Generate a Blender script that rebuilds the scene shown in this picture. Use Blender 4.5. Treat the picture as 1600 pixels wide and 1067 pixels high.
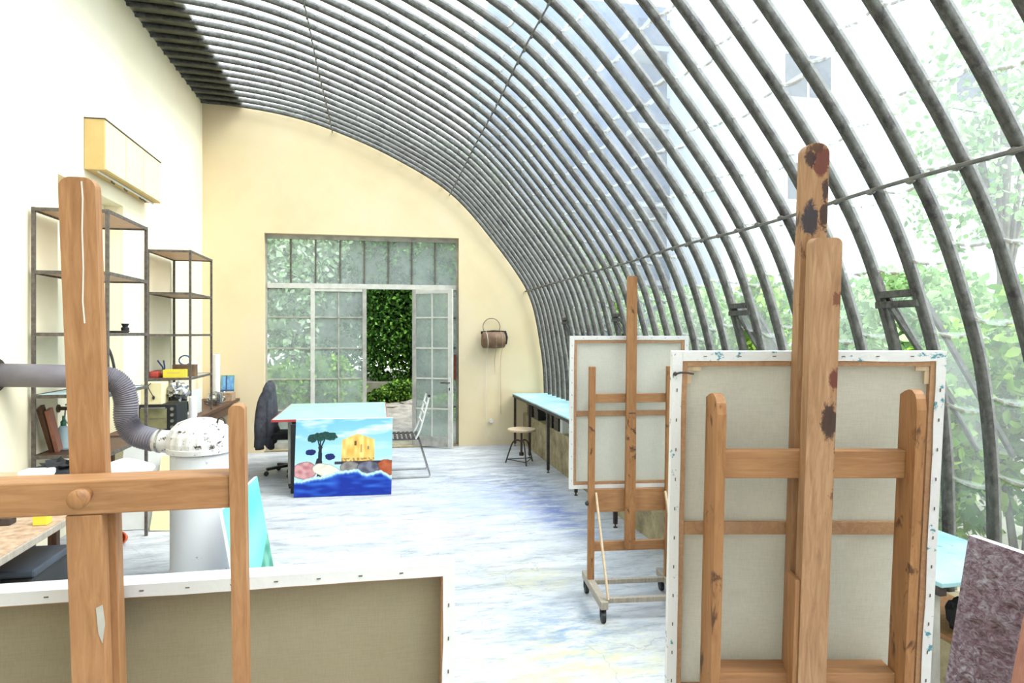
import bpy, bmesh, math, random
import numpy as np
from mathutils import Vector, Matrix, noise
for o in list(bpy.data.objects): bpy.data.objects.remove(o)
SC = bpy.context.scene
COL = SC.collection
# ------------------------------------------------------------------ camera, sky, sun, exposure
FPX = 1060.0
YAW = math.atan(210 / FPX)
EYE = 1.62
cd = bpy.data.cameras.new('camera')
cam = bpy.data.objects.new('camera', cd)
COL.objects.link(cam)
cd.sensor_width = 36.0
cd.lens = 36.0 * FPX / 1600.0
cd.shift_y = -12.0 / 1600.0
cd.clip_start = 0.02
cam.location = (0, 0, EYE)
cam.rotation_euler = (math.pi / 2, 0, -YAW)
SC.camera = cam
SC.view_settings.view_transform = 'Standard'
SC.view_settings.look = 'None'
SC.view_settings.gamma = 1.0
SC.view_settings.use_curve_mapping = False
SC.view_settings.exposure = 2.25
w = bpy.data.worlds.new('overcast_sky')
SC.world = w
w.use_nodes = True
wn = w.node_tree
wn.nodes.clear()
wo = wn.nodes.new('ShaderNodeOutputWorld')
wb = wn.nodes.new('ShaderNodeBackground')
wt = wn.nodes.new('ShaderNodeTexCoord')
wm = wn.nodes.new('ShaderNodeMapping')
wz = wn.nodes.new('ShaderNodeTexNoise')
wz.inputs['Scale'].default_value = 1.6
wz.inputs['Detail'].default_value = 5
wr = wn.nodes.new('ShaderNodeValToRGB')
wr.color_ramp.elements[0].position = 0.38
wr.color_ramp.elements[0].color = (0.52, 0.70, 0.98, 1)
wr.color_ramp.elements[1].position = 0.56
wr.color_ramp.elements[1].color = (0.96, 0.98, 1.0, 1)
wn.links.new(wt.outputs['Generated'], wm.inputs['Vector'])
wn.links.new(wm.outputs['Vector'], wz.inputs['Vector'])
wn.links.new(wz.outputs['Fac'], wr.inputs['Fac'])
wn.links.new(wr.outputs['Color'], wb.inputs['Color'])
wn.links.new(wb.outputs['Background'], wo.inputs['Surface'])
wb.inputs['Strength'].default_value = 1.0
sd = bpy.data.lights.new('sun', 'SUN')
sd.energy = 1.3
sd.angle = math.radians(35)
sd.color = (1.0, 0.97, 0.92)
sun = bpy.data.objects.new('sun', sd)
COL.objects.link(sun)
sun.rotation_euler = Vector((-0.55, 0.30, -0.8)).to_track_quat('-Z', 'Y').to_euler()
try:
    SC.cycles.transparent_max_bounces = 16
    SC.cycles.max_bounces = 8
    SC.cycles.diffuse_bounces = 5
except Exception:
    pass

# ------------------------------------------------------------------ measuring helpers (pixel of the photo -> point in the room)
FW = Vector((math.sin(YAW), math.cos(YAW), 0)); RT = Vector((math.cos(YAW), -math.sin(YAW), 0)); UP = Vector((0, 0, 1))
C0 = Vector((0, 0, EYE))
def ray(px, py): return FW * FPX + RT * (px - 800) + UP * (521.5 - py)
def onX(px, py, X): r = ray(px, py); return C0 + r * (X / r.x)
def onY(px, py, Y): r = ray(px, py); return C0 + r * (Y / r.y)
def onZ(px, py, Z=0.0): r = ray(px, py); return C0 + r * ((Z - EYE) / r.z)
def onD(px, py, d): return C0 + ray(px, py) * (d / FPX)

# ------------------------------------------------------------------ materials
def lin(c):
    if isinstance(c, str):
        c = c.lstrip('#'); c = [int(c[i:i + 2], 16) / 255 for i in (0, 2, 4)]
    return tuple((x / 12.92 if x <= 0.04045 else ((x + 0.055) / 1.055) ** 2.4) for x in c) + (1.0,)
class NT:
    def __init__(s, name):
        s.m = bpy.data.materials.new(name); s.m.use_nodes = True
        s.t = s.m.node_tree; s.t.nodes.clear()
        s.out = s.n('ShaderNodeOutputMaterial')
    def n(s, kind, **kw):
        nd = s.t.nodes.new(kind)
        for k, v in kw.items():
            if k in nd.inputs.keys() if isinstance(k, str) else False: nd.inputs[k].default_value = v
            else: setattr(nd, k, v)
        return nd
    def l(s, a, b): s.t.links.new(a, b)
    def coords(s, scale=(1, 1, 1), kind='Object', rot=(0, 0, 0)):
        tc = s.n('ShaderNodeTexCoord'); mp = s.n('ShaderNodeMapping')
        mp.inputs['Scale'].default_value = scale; mp.inputs['Rotation'].default_value = rot
        s.l(tc.outputs[kind], mp.inputs['Vector']); return mp.outputs['Vector']
    def noise(s, vec, scale, detail=4, rough=0.55, dist=0.0):
        n = s.n('ShaderNodeTexNoise'); n.inputs['Scale'].default_value = scale; n.inputs['Detail'].default_value = detail
        n.inputs['Roughness'].default_value = rough; n.inputs['Distortion'].default_value = dist
        s.l(vec, n.inputs['Vector']); return n.outputs['Fac']
    def ramp(s, fac, stops, interp='LINEAR'):
        r = s.n('ShaderNodeValToRGB'); cr = r.color_ramp; cr.interpolation = interp
        while len(cr.elements) < len(stops): cr.elements.new(0.5)
        for e, (p, c) in zip(cr.elements, stops):
            e.position = p; e.color = c if len(c) == 4 and not isinstance(c, str) else lin(c)
        s.l(fac, r.inputs['Fac']); return r.outputs['Color']
    def mix(s, fac, a, b, mode='MIX'):
        m = s.n('ShaderNodeMix', data_type='RGBA', blend_type=mode)
        if hasattr(fac, 'links'): s.l(fac, m.inputs[0])
        else: m.inputs[0].default_value = fac
        for i, v in ((6, a), (7, b)):
            if hasattr(v, 'links'): s.l(v, m.inputs[i])
            else: m.inputs[i].default_value = lin(v) if isinstance(v, str) else v
        return m.outputs[2]
    def bump(s, h, strength, dist=0.01):
        b = s.n('ShaderNodeBump'); b.inputs['Strength'].default_value = strength; b.inputs['Distance'].default_value = dist
        s.l(h, b.inputs['Height']); return b.outputs['Normal']
    def princ(s, col, rough=0.6, metal=0.0, normal=None, spec=None):
        p = s.n('ShaderNodeBsdfPrincipled')
        if hasattr(col, 'links'): s.l(col, p.inputs['Base Color'])
        else: p.inputs['Base Color'].default_value = lin(col)
        if hasattr(rough, 'links'): s.l(rough, p.inputs['Roughness'])
        else: p.inputs['Roughness'].default_value = rough
        p.inputs['Metallic'].default_value = metal
        if spec is not None: p.inputs['Specular IOR Level'].default_value = spec
        if normal is not None: s.l(normal, p.inputs['Normal'])
        s.l(p.outputs['BSDF'], s.out.inputs['Surface']); return p
M = {}
def plain(name, c1, c2=None, rough=0.6, metal=0.0, scale=8, spec=None, bump=0.0):
    t = NT(name); v = t.coords()
    f = t.noise(v, scale, 5)
    col = t.ramp(f, [(0.3, c1), (0.7, c2 or c1)])
    t.princ(col, rough, metal, t.bump(f, bump) if bump else None, spec)
    M[name] = t.m; return t.m
def wood(name, c1, c2, c3, grain=(14, 14, 1.2), stain=None, amount=0.62, rough=0.55):
    t = NT(name); v = t.coords(grain)
    f = t.noise(v, 6, 6, 0.65, 0.6)
    col = t.ramp(f, [(0.25, c1), (0.5, c2), (0.75, c3)])
    v2 = t.coords((1, 1, 0.5)); g = t.noise(v2, 7, 3)
    col = t.mix(t.ramp(g, [(0.45, (0, 0, 0, 1)), (0.8, (0.55, 0.55, 0.55, 1))]), col, c3)
    if stain:
        v3 = t.coords((1, 1, 0.55)); h = t.noise(v3, 11, 5, 0.7, 0.8)
        col = t.mix(t.ramp(h, [(amount, (0, 0, 0, 1)), (amount + 0.06, (0.85, 0.85, 0.85, 1))]), col, stain)
    t.princ(col, rough, 0, t.bump(f, 0.25, 0.002), 0.3); M[name] = t.m; return t.m

# walls
t = NT('cream_plaster'); v = t.coords()
f = t.noise(v, 1.1, 6, 0.6); g = t.noise(v, 38, 4)
col = t.ramp(f, [(0.3, '#e6dabc'), (0.55, '#ebe2c8'), (0.8, '#e9ddc4')])
t.princ(col, 0.9, 0, t.bump(g, 0.12, 0.004), 0.1); M['cream'] = t.m
t = NT('peach_plaster'); v = t.coords(); f = t.noise(v, 0.9, 6, 0.6); g = t.noise(v, 38, 4)
col = t.ramp(f, [(0.3, '#d6c09c'), (0.5, '#dac8a5'), (0.75, '#dccab0')])
h = t.noise(t.coords((1, 1, 0.6)), 2.3, 6, 0.7)
col = t.mix(t.ramp(h, [(0.62, (0, 0, 0, 1)), (0.72, (0.35, 0.35, 0.35, 1))]), col, '#e4dcc6')
t.princ(col, 0.9, 0, t.bump(g, 0.12, 0.004), 0.1); M['peach'] = t.m
# floor
t = NT('painted_concrete'); v = t.coords((0.8, 2.6, 1)); f = t.noise(v, 2.2, 9, 0.72, 0.4)
v5 = t.coords((1.0, 5.0, 1)); f5 = t.noise(v5, 6, 8, 0.8, 0.3)
col = t.ramp(f, [(0.30, '#808286'), (0.43, '#a6a7aa'), (0.56, '#bcbcbe'), (0.75, '#cacaca')])
col = t.mix(t.ramp(f5, [(0.34, (0.75, 0.75, 0.75, 1)), (0.47, (0, 0, 0, 1))]), col, '#6a6c72')
f6 = t.noise(t.coords((1.6, 7.0, 1)), 9, 9, 0.85, 0.5)
col = t.mix(t.ramp(f6, [(0.30, (0.7, 0.7, 0.7, 1)), (0.46, (0, 0, 0, 1))]), col, '#7c7e86')
def blot(cx, cy, rx, ry, c, amt, sc=3.0):
    global col
    tc = t.n('ShaderNodeTexCoord'); mp = t.n('ShaderNodeMapping')
    mp.inputs['Location'].default_value = (-cx / rx, -cy / ry, 0); mp.inputs['Scale'].default_value = (1 / rx, 1 / ry, 0)
    t.l(tc.outputs['Object'], mp.inputs['Vector'])
    gr = t.n('ShaderNodeTexGradient', gradient_type='SPHERICAL'); t.l(mp.outputs['Vector'], gr.inputs['Vector'])
    nz = t.noise(t.coords((1, 2.5, 1)), sc, 7, 0.75)
    mu = t.n('ShaderNodeMath', operation='MULTIPLY'); t.l(gr.outputs['Fac'], mu.inputs[0])
    rr = t.ramp(nz, [(0.42, (0, 0, 0, 1)), (0.62, (1, 1, 1, 1))]); t.l(rr, mu.inputs[1])
    m2 = t.n('ShaderNodeMath', operation='MULTIPLY'); t.l(mu.outputs[0], m2.inputs[0]); m2.inputs[1].default_value = amt; m2.use_clamp = True
    col = t.mix(m2.outputs[0], col, c)
blot(1.1, 6.6, 0.9, 1.3, '#9aa5c8', 1.5)
blot(1.6, 6.1, 0.35, 1.3, '#6b78a6', 1.6)
blot(0.9, 3.2, 0.8, 0.6, '#c6bf8e', 1.2, 5)
blot(1.0, 4.4, 0.4, 0.4, '#c6bb8a', .9, 5)
blot(0.5, 5.6, 0.5, 0.4, '#bda4ab', 1.1, 4)
blot(1.5, 7.3, 0.6, 1.6, '#5b5f6c', 1.1, 4)
blot(1.0, 3.6, 0.6, 0.5, '#6f87a0', 1.1, 6)
vo = t.n('ShaderNodeTexVoronoi', feature='DISTANCE_TO_EDGE'); vo.inputs['Scale'].default_value = 0.7
wv = t.n('ShaderNodeTexNoise'); wv.inputs['Scale'].default_value = 1.8; wv.inputs['Detail'].default_value = 8; t.l(t.coords(), wv.inputs['Vector'])
va = t.n('ShaderNodeVectorMath', operation='MULTIPLY_ADD'); t.l(wv.outputs['Color'], va.inputs[0]); va.inputs[1].default_value = (1.2, 1.2, 0); t.l(t.coords((1, 1.3, 0)), va.inputs[2]); t.l(va.outputs[0], vo.inputs['Vector'])
nz = t.noise(t.coords(), 4, 6); 
col = t.mix(t.ramp(vo.outputs['Distance'], [(0.0, (0.4, 0.4, 0.4, 1)), (0.002, (0, 0, 0, 1))]), col, '#6c6e72')
t.princ(col, 0.55, 0, t.bump(f5, 0.15, 0.004), 0.3); M['floor'] = t.m

# rib wood, weathered
t = NT('weathered_rib_wood'); v = t.coords((22, 60, 22)); f = t.noise(v, 1.0, 6, 0.7); g = t.noise(t.coords((1, 1, 1)), 6.0, 8, 0.8)
col = t.ramp(f, [(0.3, '#3c3b38'), (0.5, '#51504c'), (0.75, '#686763')])
col = t.mix(t.ramp(g, [(0.54, (0, 0, 0, 1)), (0.62, (0.75, 0.75, 0.75, 1))]), col, '#332d31')
t.princ(col, 0.85, 0, None, 0.15); M['rib'] = t.m
plain('roof_board', '#4b4a38', '#6d6b52', 0.9, scale=6)
plain('iron_rod', '#5a5753', '#77736c', 0.6, 0.3, scale=20)
# glazing, dusty
def glazing(name, dust, dustcol, laps=True, veil='#ffffff'):
    t = NT(name)
    uv = t.n('ShaderNodeTexCoord').outputs['UV']
    sp = t.n('ShaderNodeSeparateXYZ'); t.l(uv, sp.inputs[0])
    nz = t.noise(t.coords(), 2.2, 6, 0.7); nf = t.noise(t.coords((1, 1, 1)), 22, 5, 0.7)
    tr = t.n('ShaderNodeBsdfTransparent'); tr.inputs['Color'].default_value = lin('#f4faf7')
    df = t.n('ShaderNodeBsdfDiffuse'); tl = t.n('ShaderNodeBsdfTranslucent')
    c = dustcol
    if laps:
        line = t.ramp(sp.outputs['Y'], [(0.0, (1, 1, 1, 1)), (0.03, (0.95, 0.95, 0.95, 1)), (0.055, (0, 0, 0, 1)), (0.94, (0, 0, 0, 1)), (1.0, (0.2, 0.2, 0.2, 1))])
        brk = t.ramp(nf, [(0.34, (0.1, 0.1, 0.1, 1)), (0.55, (1, 1, 1, 1))])
        line = t.mix(1.0, line, brk, 'MULTIPLY')
        cc = t.mix(line, c, '#5f5140')
        t.l(cc, df.inputs['Color']); t.l(cc, tl.inputs['Color'])
    else:
        df.inputs['Color'].default_value = lin(c); tl.inputs['Color'].default_value = lin(c)
    mx = t.n('ShaderNodeMixShader'); mx.inputs[0].default_value = 0.6; t.l(df.outputs[0], mx.inputs[1]); t.l(tl.outputs[0], mx.inputs[2])
    fac = t.ramp(nz, [(0.3, (dust * 0.55,) * 3 + (1,)), (0.7, (min(1, dust * 1.5),) * 3 + (1,))])
    if laps:
        fac = t.mix(line, fac, (0.9, 0.9, 0.9, 1))
    mm = t.n('ShaderNodeMixShader'); t.l(fac, mm.inputs[0]); t.l(tr.outputs[0], mm.inputs[1]); t.l(mx.outputs[0], mm.inputs[2])
    gl = t.n('ShaderNodeBsdfGlossy'); gl.inputs['Roughness'].default_value = 0.08
    fr = t.n('ShaderNodeFresnel'); fr.inputs['IOR'].default_value = 1.35
    m3 = t.n('ShaderNodeMixShader'); t.l(fr.outputs[0], m3.inputs[0]); t.l(mm.outputs[0], m3.inputs[1]); t.l(gl.outputs[0], m3.inputs[2])
    t.l(m3.outputs[0], t.out.inputs['Surface']); M[name] = t.m; return t.m
glazing('roof_glass', 0.15, '#e9eeec')
glazing('door_glass', 0.25, '#eef2f2', laps=False)
glazing('clear_glass', 0.12, '#dfe8e2', laps=False)
wood('easel_wood', '#835b38', '#986c48', '#ab8058', stain='#6b4226', amount=0.72)
wood('easel_wood_dark', '#785033', '#91653f', '#a47850', stain='#3e2418', amount=0.57)
wood('stained_slat', '#835c3e', '#9b7150', '#ad8766', stain='#301c1e', amount=0.60)
wood('pale_wood', '#a38a6c', '#b59d80', '#c4b096')
wood('stretcher_wood', '#91694a', '#a17a59', '#b08c6b', grain=(12, 12, 12))
wood('grey_wood', '#7d7468', '#978d80', '#aca294')
wood('rose_wood', '#8a5548', '#a06a58', '#b07f6a')
wood('dark_wood', '#3c2a20', '#53392a', '#6a4a36')
wood('shelf_board', '#b08f72', '#bf9f82', '#ccb096', grain=(3, 14, 3))
plain('rack_steel', '#4c4540', '#736a62', 0.6, 0.3, scale=30)
plain('dark_steel', '#2c2624', '#4a3f3a', 0.55, 0.3, scale=20)
plain('black_plastic', '#1a1b1d', '#26282b', 0.45)
plain('black_cloth', '#131316', '#232327', 0.95, scale=30)
plain('jacket_cloth', '#2b2b31', '#45454d', 0.95, scale=20)
plain('white_cloth', '#d4d2d4', '#dedcde', 0.9, scale=10, bump=0.3)
plain('white_plastic', '#d0d0ce', '#dadad8', 0.4)
plain('white_paint', '#bdbab2', '#d2cfc8', 0.6, scale=12)
plain('grey_paint', '#8e8a84', '#b5b1a8', 0.6, scale=9)
plain('pipe_grey', '#67626a', '#757078', 0.5)
plain('chrome', '#9a9a9a', '#b8b8b8', 0.25, 0.9)
plain('brass_dark', '#4d4138', '#6f604f', 0.5, 0.5)
plain('cream_paint', '#e2d3a2', '#e8dbb0', 0.6)
plain('ochre_paint', '#c0a56a', '#c8ae75', 0.7)
plain('leather_brown', '#5b4330', '#7c5f46', 0.6, scale=14)
plain('orange_clay', '#b5502d', '#c4603a', 0.7)
plain('mint_paint', '#8fb3a8', '#a3c2b8', 0.45, scale=5)
plain('red_edge', '#a5353a', '#b5444a', 0.5)
plain('yellow_card', '#d6c22f', '#dfcd4a', 0.5)
plain('red_plastic', '#8f2c28', '#a63a33', 0.4)
plain('blue_plastic', '#2c4a7c', '#3c5c90', 0.4)
plain('green_plastic', '#2f6a52', '#3f7d64', 0.4)
plain('pale_blue', '#a9c2cc', '#bccfd6', 0.5)
plain('paper', '#c9c5ba', '#d8d5cb', 0.8)
plain('stain_paper', '#8a6b52', '#b39a80', 0.9, scale=25)
def blotted(name, c1, c2, c3, stain, blots):
    wood(name, c1, c2, c3, stain=stain, amount=0.62)
    t = NT('x'); t.m.name = name; v = t.coords((14, 14, 1.2)); f = t.noise(v, 6, 6, 0.65, 0.6)
    col = t.ramp(f, [(0.25, c1), (0.5, c2), (0.75, c3)])
    nz = t.noise(t.coords((1, 1, 0.6)), 45, 7, 0.8, 0.8)
    for (cx, cz, rx, rz, cc, th) in blots:
        tc = t.n('ShaderNodeTexCoord'); mp = t.n('ShaderNodeMapping'); mp.inputs['Location'].default_value = (-cx / rx, 0, -cz / rz); mp.inputs['Scale'].default_value = (1 / rx, 0, 1 / rz)
        t.l(tc.outputs['Object'], mp.inputs['Vector']); gr = t.n('ShaderNodeTexGradient', gradient_type='SPHERICAL'); t.l(mp.outputs['Vector'], gr.inputs['Vector'])
        ad = t.n('ShaderNodeMath', operation='MULTIPLY_ADD'); t.l(gr.outputs['Fac'], ad.inputs[0]); ad.inputs[1].default_value = 0.55; t.l(nz, ad.inputs[2])
        mk = t.ramp(ad.outputs[0], [(th, (0, 0, 0, 1)), (th + 0.10, (0.9, 0.9, 0.9, 1))]); ck = t.ramp(gr.outputs['Fac'], [(0.0, (0, 0, 0, 1)), (0.12, (1, 1, 1, 1))])
        col = t.mix(t.mix(1.0, mk, ck, 'MULTIPLY'), col, cc)
    h = t.noise(t.coords((1, 1, 0.55)), 16, 6, 0.75, 0.8)
    col = t.mix(t.ramp(h, [(0.62, (0, 0, 0, 1)), (0.68, (0.7, 0.7, 0.7, 1))]), col, stain)
    t.princ(col, 0.5, 0, t.bump(f, 0.2, 0.002), 0.3); M[name] = t.m
wood('easel_wood_across', '#835b38', '#986c48', '#ab8058', grain=(1.2, 14, 14), stain='#6b4226', amount=0.70)
plain('rust', '#6d3326', '#8c4a36', 0.9, scale=20)
plain('facade', '#9fa2a6', '#a8abb0', 0.9, scale=2)
plain('facade_blue', '#5f6c82', '#6f7b90', 0.9, scale=2)
plain('window_dark', '#1f262f', '#323b46', 0.2)
plain('balcony_blue', '#4a5668', '#5c687a', 0.8)
plain('rock', '#5f5a50', '#8d877a', 0.9, scale=6, bump=0.6)
plain('bark', '#5a5248', '#7c7366', 0.9, scale=10, bump=0.5)
plain('soil', '#5d5a4a', '#7f7c6a', 0.95, scale=5)
# bench top: pale cyan with scattered marks
t = NT('cyan_bench'); f = t.noise(t.coords(), 3, 6, 0.65); g = t.noise(t.coords((3, 1, 1)), 14, 5, 0.7)
col = t.ramp(f, [(0.3, '#82adb4'), (0.5, '#9bc0c6'), (0.75, '#b4ced2')])
col = t.mix(t.ramp(g, [(0.62, (0, 0, 0, 1)), (0.68, (0.8, 0.8, 0.8, 1))]), col, '#3f6e78'); t.princ(col, 0.5, 0, None, 0.3); M['cyan_bench'] = t.m
t = NT('concrete_kerb'); f = t.noise(t.coords(), 4, 7, 0.7); g = t.noise(t.coords(), 15, 5, 0.7)
col = t.ramp(f, [(0.3, '#6e6450'), (0.5, '#968a6e'), (0.7, '#b5a98a')])
col = t.mix(t.ramp(g, [(0.58, (0, 0, 0, 1)), (0.68, (0.6, 0.6, 0.6, 1))]), col, '#4a4236')
t.princ(col, 0.9, 0, t.bump(f, 0.5, 0.02), 0.1); M['kerb'] = t.m
# enamel stove: white with black chips
def chipped(name, base, chip, amount, sc):
    t = NT(name); f = t.noise(t.coords(), sc, 7, 0.75, 0.4); g = t.noise(t.coords((1, 1, 4)), 2.5, 4)
    col = t.ramp(g, [(0.3, base), (0.7, '#cfcfd2')])
    col = t.mix(t.ramp(f, [(amount, (0, 0, 0, 1)), (amount + 0.03, (1, 1, 1, 1))]), col, chip)
    t.princ(col, 0.45, 0, t.bump(f, 0.2, 0.003), 0.4); M[name] = t.m
chipped('enamel', '#ced0d3', '#2a2422', 0.64, 9)
chipped('enamel_rusty', '#c9c3bd', '#3a2a24', 0.585, 16)
# linen backs
def linen(name, c1, c2, transl):
    t = NT(name); a = t.noise(t.coords((420, 420, 30)), 1, 2); b = t.noise(t.coords((30, 30, 420)), 1, 2)
    c = t.noise(t.coords(), 2.5, 4)
    col = t.ramp(c, [(0.3, c1), (0.7, c2)])
    col = t.mix(t.ramp(a, [(0.35, (0.18, 0.18, 0.18, 1)), (0.6, (0, 0, 0, 1))]), col, t.mix(1.0, col, (0.7, 0.68, 0.62, 1), 'MULTIPLY'))
    col = t.mix(t.ramp(b, [(0.35, (0.18, 0.18, 0.18, 1)), (0.6, (0, 0, 0, 1))]), col, t.mix(1.0, col, (0.7, 0.68, 0.62, 1), 'MULTIPLY'))
    d = t.n('ShaderNodeBsdfDiffuse'); t.l(col, d.inputs['Color'])
    if transl > 0:
        tl = t.n('ShaderNodeBsdfTranslucent'); t.l(col, tl.inputs['Color'])
        mx = t.n('ShaderNodeMixShader'); mx.inputs[0].default_value = transl
        t.l(d.outputs[0], mx.inputs[1]); t.l(tl.outputs[0], mx.inputs[2]); t.l(mx.outputs[0], t.out.inputs['Surface'])
    else: t.l(d.outputs[0], t.out.inputs['Surface'])
    M[name] = t.m
linen('linen_olive', '#8a7f68', '#978c76', 0.0)
linen('linen_pale', '#d2ccbf', '#e0dbd0', 0.5)
linen('linen_cream', '#dedbd2', '#e6e4dc', 0.5)
# canvas fold with paint smears
def fold(name, spl, amount):
    t = NT(name); f = t.noise(t.coords(), 26, 5, 0.7)
    col = t.mix(t.ramp(f, [(amount, (0, 0, 0, 1)), (amount + 0.04, (0.9, 0.9, 0.9, 1))]), '#d3d1d0', spl)
    t.princ(col, 0.85, 0, t.bump(t.noise(t.coords(), 14, 4), 0.35, 0.01), 0.1); M[name] = t.m
fold('fold_white', '#9c9a9c', 0.74)
fold('fold_paint', '#2f7f8e', 0.60)
# impasto
t = NT('impasto_mauve'); f = t.noise(t.coords(), 15, 7, 0.75, 1.2)
f = t.noise(t.coords((1, 1, 1.8)), 30, 8, 0.75, 1.5)
f9 = t.noise(t.coords(), 4, 3)
col = t.ramp(f, [(0.32, '#5a363b'), (0.43, '#94696e'), (0.53, '#c9a9ae'), (0.63, '#f0e6e9')])  # palest stops paint pink-white highlights into the mauve colour
col = t.mix(t.ramp(f9, [(0.4, (0.35, 0.35, 0.35, 1)), (0.6, (0, 0, 0, 1))]), col, '#a07479')
t.princ(col, 0.33, 0, t.bump(f, 1.0, 0.05), 0.7); M['impasto'] = t.m
# vertex-colour paint and leaves
def vcol(name, rough=0.5, transl=0.0):
    t = NT(name); a = t.n('ShaderNodeAttribute', attribute_name='paint')
    if transl:
        d = t.n('ShaderNodeBsdfDiffuse'); tl = t.n('ShaderNodeBsdfTranslucent')
        t.l(a.outputs['Color'], d.inputs['Color']); t.l(a.outputs['Color'], tl.inputs['Color'])
        mx = t.n('ShaderNodeMixShader'); mx.inputs[0].default_value = transl
        t.l(d.outputs[0], mx.inputs[1]); t.l(tl.outputs[0], mx.inputs[2]); t.l(mx.outputs[0], t.out.inputs['Surface'])
    else: t.princ(a.outputs['Color'], rough, 0, None, 0.3)
    M[name] = t.m
vcol('oil_paint'); vcol('leaf', transl=0.35)

# ------------------------------------------------------------------ mesh helpers
class MB:
    def __init__(s): s.bm = bmesh.new()
    def box(s, x0, x1, y0, y1, z0, z1, bev=0.0, mat=None):
        r = bmesh.ops.create_cube(s.bm, size=1.0); vs = r['verts']
        bmesh.ops.scale(s.bm, vec=(abs(x1 - x0), abs(y1 - y0), abs(z1 - z0)), verts=vs)
        bmesh.ops.translate(s.bm, vec=((x0 + x1) / 2, (y0 + y1) / 2, (z0 + z1) / 2), verts=vs)
        if bev > 0:
            es = list({e for v in vs for e in v.link_edges})
            g = bmesh.ops.bevel(s.bm, geom=es, offset=bev, segments=2, affect='EDGES', profile=0.5)
            vs = list({v for f in g['faces'] for v in f.verts} | {v for v in vs if v.is_valid})
        if mat is not None: bmesh.ops.transform(s.bm, matrix=mat, verts=vs)
        return s
    def bar(s, a, b, wx, wy, bev=0.0, side=(1, 0, 0)):
        a = Vector(a); b = Vector(b); d = (b - a); L = d.length; z = d.normalized()
        x = Vector(side); x = (x - z * x.dot(z)).normalized(); y = z.cross(x)
        m = Matrix((x, y, z)).transposed().to_4x4(); m.translation = (a + b) / 2
        return s.box(-wx / 2, wx / 2, -wy / 2, wy / 2, -L / 2, L / 2, bev, m)
    def tube(s, pts, r, n=8, cap=True):
        pts = [Vector(p) for p in pts]; rs = r if isinstance(r, (list, tuple)) else [r] * len(pts)
        rings = []; ref = None
        for i, p in enumerate(pts):
            d = (pts[min(i + 1, len(pts) - 1)] - pts[max(i - 1, 0)]).normalized()
            if ref is None: ref = Vector((0, 0, 1)) if abs(d.z) < 0.9 else Vector((1, 0, 0))
            u = (ref - d * ref.dot(d)).normalized(); ref = u; v_ = d.cross(u)
            rings.append([s.bm.verts.new(p + (u * math.cos(2 * math.pi * k / n) + v_ * math.sin(2 * math.pi * k / n)) * rs[i]) for k in range(n)])
        for a, b in zip(rings, rings[1:]):
            for k in range(n): s.bm.faces.new((a[k], a[(k + 1) % n], b[(k + 1) % n], b[k]))
        if cap:
            s.bm.faces.new(list(reversed(rings[0]))); s.bm.faces.new(rings[-1])
        return s
    def lathe(s, prof, c=(0, 0, 0), n=32, mat=None):
        c = Vector(c); rings = []
        T = mat or Matrix.Identity(4)
        for r, z in prof:
            rings.append([s.bm.verts.new(T @ (c + Vector((r * math.cos(2 * math.pi * k / n), r * math.sin(2 * math.pi * k / n), z)))) for k in range(n)])
        for a, b in zip(rings, rings[1:]):
            for k in range(n): s.bm.faces.new((a[k], a[(k + 1) % n], b[(k + 1) % n], b[k]))
        s.bm.faces.new(list(reversed(rings[0]))); s.bm.faces.new(rings[-1])
        return s
    def prism(s, poly, y0, y1, mat=None, axis='y'):
        """outline in (x,z), thickness along y"""
        T = mat or Matrix.Identity(4)
        A = [s.bm.verts.new(T @ Vector((p[0], y0, p[1]))) for p in poly]; B = [s.bm.verts.new(T @ Vector((p[0], y1, p[1]))) for p in poly]
        n = len(poly); s.bm.faces.new(A); s.bm.faces.new(list(reversed(B)))
        for k in range(n): s.bm.faces.new((A[k], B[k], B[(k + 1) % n], A[(k + 1) % n]))
        return s
    def blob(s, c, r, sub=2, seed=0, amp=0.15, freq=2.0):
        g = bmesh.ops.create_icosphere(s.bm, subdivisions=sub, radius=1.0)
        for v_ in g['verts']:
            k = 1 + amp * noise.noise(v_.co * freq + Vector((seed * 3.1, seed, 0)))
            v_.co = Vector((v_.co.x * r[0] * k, v_.co.y * r[1] * k, v_.co.z * r[2] * k)) + Vector(c)
        return s
    def quad(s, pts): s.bm.faces.new([s.bm.verts.new(Vector(p)) for p in pts]); return s
    def build(s, name, mat, parent=None, smooth=False, f=None, sep=False):
        if f is not None:
            for v_ in s.bm.verts: v_.co = f(v_.co)
        bmesh.ops.recalc_face_normals(s.bm, faces=s.bm.faces)
        me = bpy.data.meshes.new(name); s.bm.to_mesh(me); s.bm.free()
        if smooth:
            for p in me.polygons: p.use_smooth = True
        me.materials.append(M[mat] if isinstance(mat, str) else mat)
        o = bpy.data.objects.new(name, me); COL.objects.link(o)
        if parent is not None: o.parent = parent
        return o
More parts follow.
